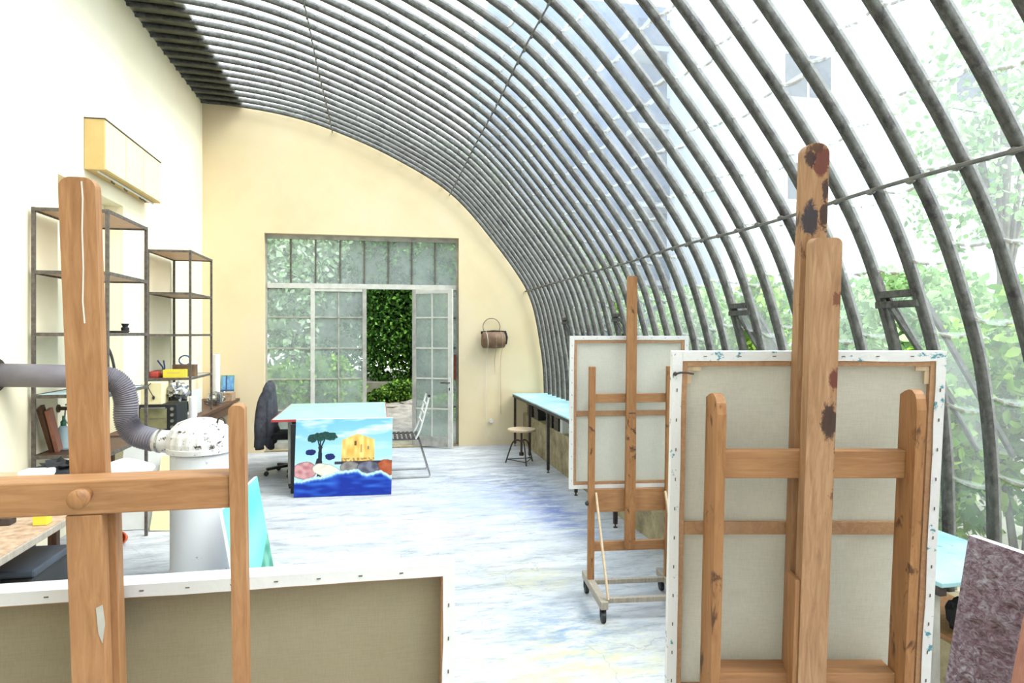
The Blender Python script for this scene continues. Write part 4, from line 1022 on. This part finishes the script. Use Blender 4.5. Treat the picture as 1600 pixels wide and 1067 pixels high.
mb = MB(); mb.tube(cat([(-1.20, 8.02, 1.0), (-1.27, 7.99, .85), (-1.30, 7.97, .6), (-1.29, 7.97, .33)], 5), [.05] * 6 + [.055] * 10 if False else .05, 12); sl = mb.build('sleeve', 'jacket_cloth', jk, True)

# ------------------------------------------------------------------ stove with flexible flue
sx_, sy_ = -1.165, 4.86
sv = empty('stove', (sx_, sy_, 0), 'white cylindrical stove with chipped enamel and a domed lid', 'stove')
MB().lathe([(.185, 0), (.19, .02), (.19, .06), (.183, .07), (.183, .80), (.183, .83)], (0, 0, 0), 48).build('drum', 'enamel', sv, True)
MB().lathe([(.19, .828), (.205, .835), (.207, .865), (.200, .872)], (0, 0, 0), 48).build('rim', 'enamel_rusty', sv)
mb = MB(); nn_ = 72; prof_ = [(.20, .87), (.203, .90), (.195, .95), (.175, .99), (.135, 1.03), (.07, 1.055), (.02, 1.06)]
rings = [[mb.bm.verts.new((r_ * (1 + (.018 if k_ % 4 < 2 else -.012)) * math.cos(2 * math.pi * k_ / nn_), r_ * (1 + (.018 if k_ % 4 < 2 else -.012)) * math.sin(2 * math.pi * k_ / nn_), z_)) for k_ in range(nn_)] for r_, z_ in prof_]
for a, b in zip(rings, rings[1:]):
    for k_ in range(nn_): mb.bm.faces.new((a[k_], a[(k_ + 1) % nn_], b[(k_ + 1) % nn_], b[k_]))
mb.bm.faces.new(rings[-1]); mb.bm.faces.new(rings[0][::-1]); mb.build('lid', 'enamel_rusty', sv)
pc = [onD(px_, py_, 4.55) - Vector((sx_, sy_, 0)) for px_, py_ in ((243, 688), (252, 689), (262, 690), (276, 690))]
MB().tube(pc, [.073, .073, .076, .080], 24).build('flue_collar', 'enamel_rusty', sv, True)
MB().tube([pc[0] + (pc[1] - pc[0]) * .7, pc[0] + (pc[1] - pc[0]) * 1.05], [.080, .080], 24).build('clamp_ring', 'chrome', sv)
q = onD(308, 735, 4.38) - Vector((sx_, sy_, 0)); MB().blob((-.06, -.172, .70), (.010, .006, .02), 2).build('vent_hole', 'black_plastic', sv)
MB().tube(cat([(.12, -.06, 1.03), (.13, -.06, 1.06), (.16, -.06, 1.06), (.17, -.06, 1.02)], 4), .006, 8).build('lid_handle', 'dark_steel', sv)
fl = empty('flue_pipe', (-1.8, 4.6, 1.3), 'grey flexible flue pipe bending from the wall down to the white stove', 'pipe'); fo = Vector(fl.location)
w0 = onX(-6, 586, XL - .0); w1 = onD(120, 588, 4.42); w2 = onD(163, 590, 4.5)
MB().tube([w0 - fo, w1 - fo, w2 - fo], .0735, 28).build('rigid_pipe', 'pipe_grey', fl, True)
fp = cat([w2, onD(178, 594, 4.52), onD(191, 607, 4.54), onD(197, 627, 4.55), onD(197, 652, 4.55), onD(203, 669, 4.55), onD(217, 681, 4.55), onD(243, 688, 4.55)], 14)
MB().tube([p - fo for p in fp], [.0735 + .0045 * (1 if i % 2 else -1) for i in range(len(fp))], 28).build('flexible_hose', 'pipe_grey', fl)
MB().lathe([(.10, 0), (.10, .012), (.078, .014)], (0, 0, 0), 28, Matrix.Translation(w0 - fo + Vector((.001, 0, 0))) @ Matrix.Rotation(math.pi / 2, 4, 'Y')).build('wall_collar', 'dark_steel', fl)

# ------------------------------------------------------------------ open steel racks
def rack(name, x0, x1, y0, y1, z0, z1, levels, label, boards, group='open steel racks along the cream wall'):
    e = empty(name, (x0, y0, z0), label, 'shelving', group); t_ = .022
    for xx in (x0, x1 - t_):
        for yy in (y0, y1 - t_): MB().box(xx - x0, xx - x0 + t_, yy - y0, yy - y0 + t_, 0, z1 - z0, .001).build('post', 'rack_steel', e)
    for z, m_ in zip(levels, boards):
        MB().box(t_ * .5, x1 - x0 - t_ * .5, t_ * .5, y1 - y0 - t_ * .5, z - z0 - .004, z - z0 + .004).build('shelf', m_, e)
        mb = MB(); w_, d_ = x1 - x0, y1 - y0; zz = z - z0
        mb.box(t_, w_ - t_, 0, .006, zz - .016, zz + .008); mb.box(t_, w_ - t_, d_ - .006, d_, zz - .016, zz + .008); mb.box(0, .006, t_, d_ - t_, zz - .016, zz + .008); mb.box(w_ - .006, w_, t_, d_ - t_, zz - .016, zz + .008)
        mb.build('shelf_rail', 'rack_steel', e)
    return e
rack('steel_rack', -2.285, -1.81, 5.10, 5.92, 0, 2.475, [2.465, 2.04, 1.62, 1.20, .79], 'tall open steel rack reaching the floor, behind the grey flue pipe', ['shelf_board', 'shelf_board', 'grey_paint', 'pale_blue', 'dark_wood'])
rack('steel_rack', -2.285, -1.865, 7.42, 8.34, .75, 2.475, [2.465, 2.035, 1.61, 1.165], 'open steel rack standing on the dark counter near the corner', ['shelf_board', 'shelf_board', 'dark_wood', 'grey_paint'])
# dark counter below the second rack
cn = empty('counter', (-2.06, 8, 0), 'dark counter along the cream wall carrying rack and small oven', 'counter')
R2 = lambda x0, x1, y0, y1, z0, z1, n, m, bev=.003: MB().box(x0 + 2.06, x1 + 2.06, y0 - 8, y1 - 8, z0, z1, bev).build(n, m, cn)
R2(-2.30, -1.83, 6.35, YE - .02, .715, .75, 'counter_top', 'dark_wood'); 
for yy in (6.42, 8.0, 9.62):
    R2(-1.90, -1.86, yy, yy + .04, 0, .715, 'leg', 'dark_wood'); R2(-2.28, -2.24, yy, yy + .04, 0, .715, 'leg', 'dark_wood')
R2(-1.875, -1.85, 6.5, 9.6, .60, .715, 'apron', 'dark_wood')
# light box on the wall
lbx = empty('light_box', (XL + .002, 6.7, 3.15), 'shallow cream light box fixed high on the wall above the tall rack', 'light box')
MB().box(0, .15, -.70, .74, -.21, .20, .004).build('casing', 'ochre_paint', lbx)
MB().box(.150, .156, -.69, .73, -.20, .19, .001).build('front_panel', 'cream_paint', lbx)
mb = MB(); mb.box(.152, .158, -.25, -.244, -.2, .19); mb.box(.152, .158, .21, .216, -.2, .19); mb.build('panel_seam', 'ochre_paint', lbx)
MB().box(.0, .158, -.705, .745, .20, .208).build('top_trim', 'rack_steel', lbx)
for yy in (-.35, -.05, .35, .45): MB().tube([(.08, yy, -.21), (.08, yy, -.235), (.10, yy + .01, -.25)], .008, 6).build('clip', 'rack_steel', lbx)
MB().tube([(.09, -.66, -.216), (.09, .7, -.222)], .009, 8).build('tube', 'white_plastic', lbx)

# ------------------------------------------------------------------ toaster oven and things on the counter
ov = empty('toaster_oven', (-2.06, 6.62, .75), 'small black toaster oven with a column of round knobs', 'oven')
a = onY(216, 640, 6.45).x + 2.06; b = onY(277, 640, 6.45).x + 2.06; oz = onY(240, 632, 6.45).z - .75
MB().box(a, b, -.17, .17, .015, oz, .008).build('casing', 'black_plastic', ov)
MB().box(a + .015, b - .085, -.178, -.17, .035, oz - .035, .002).build('glass_door', 'window_brown' if 'window_brown' in M else plain('window_brown', '#6d6a4c', '#8b8762', 0.15), ov)
MB().tube([(a + .03, -.195, oz - .03), (b - .09, -.195, oz - .03)], .007, 8).build('door_handle', 'chrome', ov)
MB().box(a + .02, b - .09, -.181, -.178, oz * .5, oz * .5 + .005).build('oven_rack', 'chrome', ov)
for k_ in range(4): MB().lathe([(.017, 0), (.015, .016)], (0, 0, 0), 16, Matrix.Translation((b - .04, -.17, .05 + k_ * (oz - .08) / 3.2)) @ Matrix.Rotation(math.pi / 2, 4, 'X')).build('knob', 'chrome', ov)
for sx in (a + .03, b - .03):
    for sy in (-.14, .14): MB().lathe([(.012, 0), (.012, .016)], (sx, sy, 0), 10).build('foot', 'black_plastic', ov)
OT = .75 + oz
def small(name, px, py, Y, w_, d_, h_, mat, label, cat_, bev=.004, z=None, rz=0, group=None):
    p = onY(px, py, Y); zz = p.z if z is None else z
    o = MB().box(-w_ / 2, w_ / 2, -d_ / 2, d_ / 2, 0, h_, bev).build(name, mat); o.location = (max(p.x, XL + .03 + w_ / 2), Y, zz); o.rotation_euler.z = rz; return tag(o, label, cat_, group)
kt = small('kettle_box', 242, 628, 6.55, .17, .2, .19, 'cream_paint', 'cream box with a black cable standing on the toaster oven', 'box', z=OT)
MB().tube(cat([(.0, -.105, .19), (-.02, -.115, .16), (.0, -.115, .11), (.02, -.108, .07)], 5), .004, 6).build('cable', 'black_plastic', kt); MB().blob((.022, -.108, .06), (.012, .008, .02), 1).build('plug', 'black_plastic', kt)
bg = MB().blob((0.01, 0, .105), (.085, .08, .08), 3, 3, .6, 3).build('foil_bag', 'chrome'); bg.location = (onY(280, 612, 6.62).x - .02, 6.62, OT); tag(bg, 'crumpled silvery foil bag on the toaster oven', 'bag')
tag(MB().lathe([(.035, 0), (.035, .26), (.03, .27), (.012, .27)], (onY(301, 660, 7.0).x, 7.0, .75), 20).build('paper_roll', 'white_cloth', None), 'short white paper roll standing on the dark counter by the oven', 'paper roll')
tag(MB().lathe([(.045, 0), (.045, .60), (.04, .605), (.02, .605)], (onY(338, 620, 9.4).x, 9.40, .75), 20).build('paper_roll', 'white_cloth', None), 'tall slim white paper roll standing upright in the room corner', 'paper roll')
# little blue painting propped against the end wall
a = onY(345.5, 617, YE - .03); b = onY(367, 586, YE - .03)
def bluepic(u, v_):
    c = mixc((96, 140, 190), (120, 168, 208), .5 + nzv(u, v_, 6, 1))
    if v_ < .35: c = mixc((130, 180, 170), (168, 200, 190), .5 + nzv(u, v_, 9, 2))
    if v_ > .93 or u < .08 or u > .94: c = (110, 150, 130)
    if abs(u - .42) < .05 and v_ > .3 or abs(v_ - .35) < .03: c = (60, 84, 120)
    return c
bpn = empty('small_painting', (a.x, YE - .03, .752), 'tiny blue and green painting propped on the dark counter by the corner', 'painting')
W_, H_ = b.x - a.x, b.z - .752
paint_grid('picture', (0, -.052, 0), (W_, -.052, 0), (0, -.012, H_), (W_, -.012, H_), 40, 56, bluepic, 'oil_paint', bpn)
MB().prism([(0, 0), (.001, 0)], 0, 1) if False else MB().bar((W_ / 2, -.044, .002), (W_ / 2, -.004, H_), W_, .012, side=(1, 0, 0)).build('canvas_edge', 'white_cloth', bpn)
# clutter on the far counter
rr = random.Random(8)
items = [('spray_can', 'chrome', 'silver spray can lying in the counter clutter'), ('jar', 'white_plastic', 'white jar in the counter clutter nearest the wall'), ('wire_bundle', 'dark_steel', 'tangled dark wire on the counter before the corner'), ('jar', 'grey_paint', 'grey jar on the counter behind the white roll'), ('glass_jar', 'chrome', 'shiny jar on the counter beside the tangled wire')]
ys = [7.2, 8.55, 8.75, 7.25, 8.95]; xs3 = [-1.93, -2.10, -1.96, -2.1, -1.93]
for (nm, mt, lb_), yy, xx in zip(items, ys, xs3):
    if nm == 'wire_bundle':
        pts = [(xx + .07 * math.cos(k_ * .7) * (1 + .3 * math.sin(k_)), yy + .12 * math.sin(k_ * .9), .76 + .05 * abs(math.sin(k_ * .37))) for k_ in range(40)]
        o = MB().tube(cat(pts, 3), .004, 5).build(nm, mt)
    else:
        o = MB().lathe([(.04, 0), (.042, .09 + .03 * (xx > -2)), (.03, .12), (.028, .14)], (0, 0, 0), 20).build(nm, mt); o.location = (xx, yy, .75)
    tag(o, lb_, nm.split('_')[-1] if nm != 'spray_can' else 'can')
for k_, (yy, xx, c_, lb_) in enumerate([(7.15 + .42, -1.95, 'white_plastic', 'white tray with small parts on the counter under the second rack'), (9.12, -2.0, 'paper', 'stack of pale papers at the counter end by the corner'), (8.05, -2.03, 'grey_paint', 'flat grey box on the counter below the second rack'), (9.38, -1.92 , 'stain_paper', 'brown cardboard box low at the corner of the counter')]):
    tag(MB().box(xx - .08, xx + .08, yy - .12, yy + .12, .75, .80 + .02 * k_, .004).build('tray' if k_ == 0 else 'paper_stack' if k_ == 1 else 'flat_box', c_), lb_, ['tray', 'papers', 'box', 'box'][k_])
wr_ = tag(MB().tube(cat([(-1.97 + .07 * math.cos(k_), 9.02 + .15 * math.sin(k_ * 1.1), .83 + .06 * math.sin(k_ * .8)) for k_ in range(26)], 4), .006, 6).build('cable_coil', 'chrome'), 'loose metallic cable coil heaped on the pale papers', 'cable')
# second rack, filled shelf
z2 = 1.17
o = small('card_box', 274, 590, 7.50, .20, .14, .085, 'yellow_card', 'bright yellow box at the front of the rack shelf', 'box', z=z2)
MB().box(-.06, .06, -.0715, -.070, .05, .058).build('print', 'ochre_paint', o)
o = small('drill_case', 229, 590, 7.52, .10, .16, .07, 'red_plastic', 'dark red case at the wall end of the rack shelf', 'case', .02, z=z2)
o = small('leather_roll', 247, 590, 7.60, .13, .16, .075, 'leather_brown', 'brown leather roll between the red case and yellow box', 'pouch', .03, z=z2)
pl_ = empty('pliers', (-2.21, 7.72, z2), 'blue-handled pliers stuck upright behind the red case', 'pliers')
for s_ in (-1, 1): MB().tube([(0, 0, .02), (-.01 * s_, 0, .10), (-.03 * s_ - .03, 0, .17)], .008, 6).build('handle', 'blue_plastic', pl_)
MB().bar((0, 0, 0), (.0, 0, .05), .02, .01).build('jaw', 'dark_steel', pl_)
o = tag(MB().tube(cat([(-2.0 + .055 * math.cos(k_ * .8), 7.72 + .02 * math.sin(k_), z2 + .17 + .05 * math.sin(k_ * .8)) for k_ in range(20)], 4), .006, 6).build('cord_coil', 'blue_plastic'), 'dark blue coiled cord standing behind the yellow box', 'cord')
o = small('tool_tin', 283, 590, 7.72, .22, .12, .125, 'leather_brown', 'brown tin behind the yellow box under the coiled cord', 'tin', z=z2); o.location.x = -2.0
o = MB().blob((-1.985, 7.95, z2 + .075), (.055, .15, .06), 3, 9, .7, 3).build('rag', 'white_cloth'); tag(o, 'crumpled white and grey rag at the aisle side of the rack shelf', 'rag')
o = MB().box(-1.935, -1.925, 7.6, 8.1, .752, 1.02, .002).build('paper_sheet', 'white_plastic'); tag(o, 'white sheet propped on the counter inside the second rack', 'sheet')
o = MB().blob((-2.08, 7.7, .87), (.10, .14, .115), 3, 12, .8, 3).build('plastic_sack', 'black_cloth'); tag(o, 'black shiny sack stuffed under the lowest rack shelf', 'sack')
# tall rack contents
o = MB().lathe([(.025, 0), (.03, .04), (.018, .05), (.03, .075)], (onY(197, 515, 5.8).x, 5.78, 1.625), 16).build('ink_bottle', 'black_plastic'); tag(o, 'small black flared pot on the middle shelf of the tall rack', 'pot')
o = MB().lathe([(.06, 0), (.11, .012), (.11, .018)], (-1.96, 5.62, 1.625), 24).build('dark_plate', 'dark_steel'); tag(o, 'flat dark dish on the middle shelf of the tall rack', 'dish')
o = MB().tube(cat([(-2.02, 5.35, 1.60), (-1.96, 5.35, 1.59), (-1.90, 5.37, 1.50), (-1.87, 5.38, 1.36), (-1.865, 5.38, 1.215)], 6), .010, 8).build('hose', 'black_plastic'); tag(o, 'black hose curving down from the middle shelf of the tall rack', 'hose')
hs = MB().lathe([(.17, 0), (.165, .01), (.08, .02), (.075, .08), (.05, .10)], (0, 0, 0), 28, Matrix.Translation((XL - .158, 6.35, 2.12)) @ Matrix.Rotation(math.radians(90), 4, 'Y')).build('hat', 'leather_brown'); tag(hs, 'brown hat hung in the niche behind the tall mast', 'hat')
# boards and bottle on the lowest shelf of the tall rack
for k_, (px_, lb_) in enumerate([(60, 'dark-edged brown board leaning in the tall rack, next to the steel post'), (69, 'pinkish wooden board leaning in the tall rack over another')]):
    xx = onY(px_ + 12, 715, 5.35 - .08 * k_).x
    o = MB().bar((-2.232 + .036 * k_, 5.30 - .005 * k_, .80), (-2.262 + .036 * k_, 5.175 + .035 * k_, 1.12 - .02 * k_), .028, .07, .003, side=(1, 0, 0)).build('wooden_board', 'rose_wood' if k_ else 'dark_wood'); tag(o, lb_, 'board', 'boards leaning in the tall rack')
bt = empty('soap_bottle', (onY(103, 700, 5.4).x, 5.36, .796), 'clear pale bottle with green cap on the tall rack', 'bottle')
MB().lathe([(.04, 0), (.042, .02), (.042, .14), (.018, .17)], (0, 0, 0), 20).build('body', 'pale_blue', bt, True); MB().lathe([(.018, .17), (.018, .20), (.008, .21), (.008, .24)], (0, 0, 0), 14).build('cap', 'green_plastic', bt)
fa = empty('faucet', (XL, 5.55, 1.07), 'old chrome wall faucet above the work counter', 'faucet')
MB().lathe([(.03, 0), (.03, .01), (.014, .012), (.014, .07)], (0, 0, 0), 16, Matrix.Rotation(math.pi / 2, 4, 'Y')).build('wall_flange', 'brass_dark', fa)
MB().tube(cat([(.06, 0, 0), (.12, .0, 0), (.18, 0, -.01), (.19, 0, -.05)], 5), .010, 8).build('spout', 'chrome', fa); MB().tube([(.07, -.04, .03), (.07, .04, .03)], .007, 8).build('tap_handle', 'chrome', fa); MB().tube([(.07, 0, 0), (.07, 0, .03)], .007, 8).build('valve', 'brass_dark', fa)
MB().tube(cat([(.05, 0, -.01), (.05, .0, -.08), (.09, .02, -.14), (.16, .04, -.16)], 5), .006, 6).build('supply_pipe', 'chrome', fa)

# ------------------------------------------------------------------ sink counter before the tall rack
sc_ = empty('work_counter', (-1.9, 4.3, 0), 'low wooden work counter between the grey flue pipe and the cream wall', 'counter')
def R3(x0, x1, y0, y1, z0, z1, n, m, bev=.003): return MB().box(x0 + 1.9, x1 + 1.9, y0 - 4.3, y1 - 4.3, z0, z1, bev).build(n, m, sc_)
R3(-2.29, -1.45, 3.72, 4.72, .735, .765, 'counter_top', 'pale_wood')
for xx in (-2.26, -1.98):
    for yy in (3.78, 4.62): R3(xx, xx + .05, yy, yy + .05, 0, .735, 'leg', 'dark_wood')
o = small('plastic_tub', 58, 736, 4.30, .15, .12, .085, 'white_plastic', 'small white plastic tub on the work counter', 'tub', .01, z=.766)
bs = MB().lathe([(.10, 0), (.16, .02), (.19, .05), (.195, .06), (.18, .058), (.10, .02)], (-2.08, 3.92, .766), 36).build('basin', 'white_plastic', None, True); tag(bs, 'wide white basin on the work counter at the picture edge', 'basin')
o = MB().blob((0, 0, 0), (.10, .12, .05), 3, 5, .9, 3).build('dark_rag', 'black_cloth'); o.location = (onY(95, 722, 4.45).x, 4.45, .825); tag(o, 'crumpled dark patterned rag next to the white tub', 'rag')
o = MB().box(-.18, .18, -.13, .13, 0, .012, .002).build('blue_board', 'pale_blue'); o.location = (onY(95, 735, 4.2).x, 4.14, .766); o.rotation_euler.z = .3; tag(o, 'pale blue board lying flat on the work counter', 'board')
o = MB().blob((0, 0, .03), (.15, .13, .075), 3, 2, .2, 1.5).build('white_sack', 'white_cloth', None, True); o.location = (onY(192, 745, 4.25).x, 4.28, .795); tag(o, 'rounded white cloth bundle on the work counter behind the honey-coloured easel', 'bundle')
# near workbench with storage box
nb = empty('workbench', (-1.8, 2.9, 0), 'paint-stained plywood workbench with a lower shelf close to the honey-coloured easel', 'workbench')
def R4(x0, x1, y0, y1, z0, z1, n, m, bev=.003): return MB().box(x0 + 1.8, x1 + 1.8, y0 - 2.9, y1 - 2.9, z0, z1, bev).build(n, m, nb)
R4(-2.29, -1.44, 2.1, 3.62, .725, .752, 'bench_top', 'stain_paper'); R4(-1.438, -1.428, 2.1, 3.62, .722, .752, 'edge_strip', 'grey_wood')
R4(-2.27, -1.42, 2.15, 3.62, .27, .295, 'lower_shelf', 'dark_wood')
for xx in (-2.27, -1.80):
    for yy in (2.14, 3.55): R4(xx, xx + .045, yy, yy + .045, 0, .725, 'leg', 'dark_wood')
sb = empty('storage_box', (-1.585, 3.40, .296), 'dark blue-black lidded storage box under the near workbench', 'storage box')
MB().box(-.16, .15, -.18, .18, 0, .29, .02).build('body', 'black_plastic', sb); MB().box(-.17, .16, -.19, .19, .29, .322, .01).build('lid', plain('navy_plastic', '#2c333d', '#3a424d', 0.4), sb); MB().box(-.03, .03, -.196, -.18, .25, .31, .004).build('clasp', 'black_plastic', sb)
o = small('paint_box', 66, 828, 3.45, .06, .05, .045, 'yellow_card', 'small yellow-green paint box at the far edge of the stained workbench', 'box', z=.752)
for k_ in range(5):
    xx, yy = (-1.62 - .1 * k_, 3.48 + .03 * (k_ % 2)); o = MB().box(-.04, .04, -.03, .03, 0, .035 + .008 * k_, .006).build('paint_tin', ['dark_steel', 'leather_brown', 'black_plastic', 'red_plastic', 'dark_wood'][k_]); o.location = (xx - .05, yy, .752)
    tag(o, ['low dark steel tin on the stained workbench beside the yellow box', 'brown tin, third in the line on the stained workbench', 'black tin in the middle of the line on the stained workbench', 'dark red tin on the stained workbench, before last towards the wall', 'dark wooden block on the stained workbench closest to the wall'][k_], 'tin' if k_ < 4 else 'block', 'tins lined up on the stained workbench')
# leaning panels behind the stove
e = empty('teal_painting', (-.80, 4.5, 0), 'turquoise painting leaning against the white stove', 'painting')
tl = onZ(348, 797, .66); tr = onZ(402, 744, .66); brp = onZ(429, 893, .003)
dv = tr - tl; blp = brp - dv; O_ = Vector((-.80, 4.5, 0))
def teal(u, v_):
    c = mixc((92, 190, 178), (128, 208, 196), .5 + nzv(u, v_, 3, 1))
    if v_ < (u - .25) * .55: c = mixc((54, 128, 108), (104, 168, 146), .5 + 1.5 * nzv(u, v_, 8, 2))
    return c
paint_grid('picture', blp - O_, brp - O_, tl - O_, tr - O_, 60, 60, teal, 'oil_paint', e)
nrm = (brp - blp).cross(tl - blp).normalized() * -.02
if nrm.x > 0: nrm = -nrm
mb = MB(); P8 = [p - O_ + nrm * .05 for p in (blp, brp, tr, tl)] + [p - O_ + nrm for p in (blp, brp, tr, tl)]; bvs = [mb.bm.verts.new(p) for p in P8]
for f_ in ((4, 5, 6, 7), (0, 1, 5, 4), (1, 2, 6, 5), (2, 3, 7, 6), (3, 0, 4, 7)): mb.bm.faces.new([bvs[i] for i in f_])
mb.build('canvas_edge', 'white_cloth', e)
o = MB().bar((-1.93, 6.10, .003), (-1.93, 6.30, .70), .36, .012, .001).build('white_board', 'white_plastic'); tag(o, 'plain white board leaning on the end of the dark counter', 'board')
o = MB().bar((-1.70, 6.02, .003), (-1.66, 6.20, .58), .26, .010, .001).build('cream_board', 'cream_paint'); tag(o, 'cream yellow board leaning beside the white board near the stove', 'board')
pt_ = empty('flower_pot', (onZ(190, 850).x, onZ(190, 850).y, .035), 'orange clay flower pot tipped over on the floor by the wall', 'pot')
MB().lathe([(.03, -.05), (.042, .03), (.05, .03), (.05, .05), (.043, .05), (.035, -.03)], (0, 0, 0), 24, Matrix.Translation((0, 0, .012)) @ Matrix.Rotation(math.radians(75), 4, 'X')).build('body', 'orange_clay', pt_)

# ------------------------------------------------------------------ hanging satchel with hoop on the end wall
hg = empty('satchel', (1.64, YE, 1.55), 'brown leather satchel with a wire hoop and trailing cords on the end wall', 'bag')
mb = MB(); 
V = []
o = MB().lathe([(.09, -.17), (.115, -.15), (.12, 0), (.115, .15), (.09, .17)], (0, 0, 0), 20, Matrix.Translation((0, -.10, -.02)) @ Matrix.Rotation(math.pi / 2, 4, 'Y') @ Matrix.Scale(.75, 4, (0, 1, 0))).build('bag_body', 'leather_brown', hg, True)
MB().tube([(-.18, -.06, .085), (0, -.09, .10), (.19, -.06, .09)], .022, 10).build('flap_roll', 'black_cloth', hg)
MB().tube([(.17, -.15, -.08), (.185, -.15, .02), (.17, -.12, .09)], .018, 8).build('strap_end', 'black_cloth', hg)
MB().tube([(-.02 + .125 * math.cos(a / 24 * 2 * math.pi), -.04, .17 + .125 * math.sin(a / 24 * 2 * math.pi)) for a in range(25)], .005, 6, False).build('wire_hoop', 'rack_steel', hg)
for k_, (xx, L_) in enumerate(((-.105, 1.35), (.02, .5), (.11, 1.1))):
    MB().tube(cat([(xx, -.05, .12), (xx, -.198, .04), (xx + .01, -.19, -.10), (xx + .005, -.04, -.3), (xx + .01, -.02, -L_ * .7), (xx + .012, -.02, -L_)], 4), .003 if k_ else .0035, 5).build('cord', 'stain_paper' if k_ else 'paper', hg)
o = MB().tube([(0, 0, 0), (0, -.02, 0)], .03, 12).build('wall_socket', 'white_plastic'); o.location = (1.62, YE, .35); tag(o, 'round white socket low on the end wall under the satchel', 'socket')
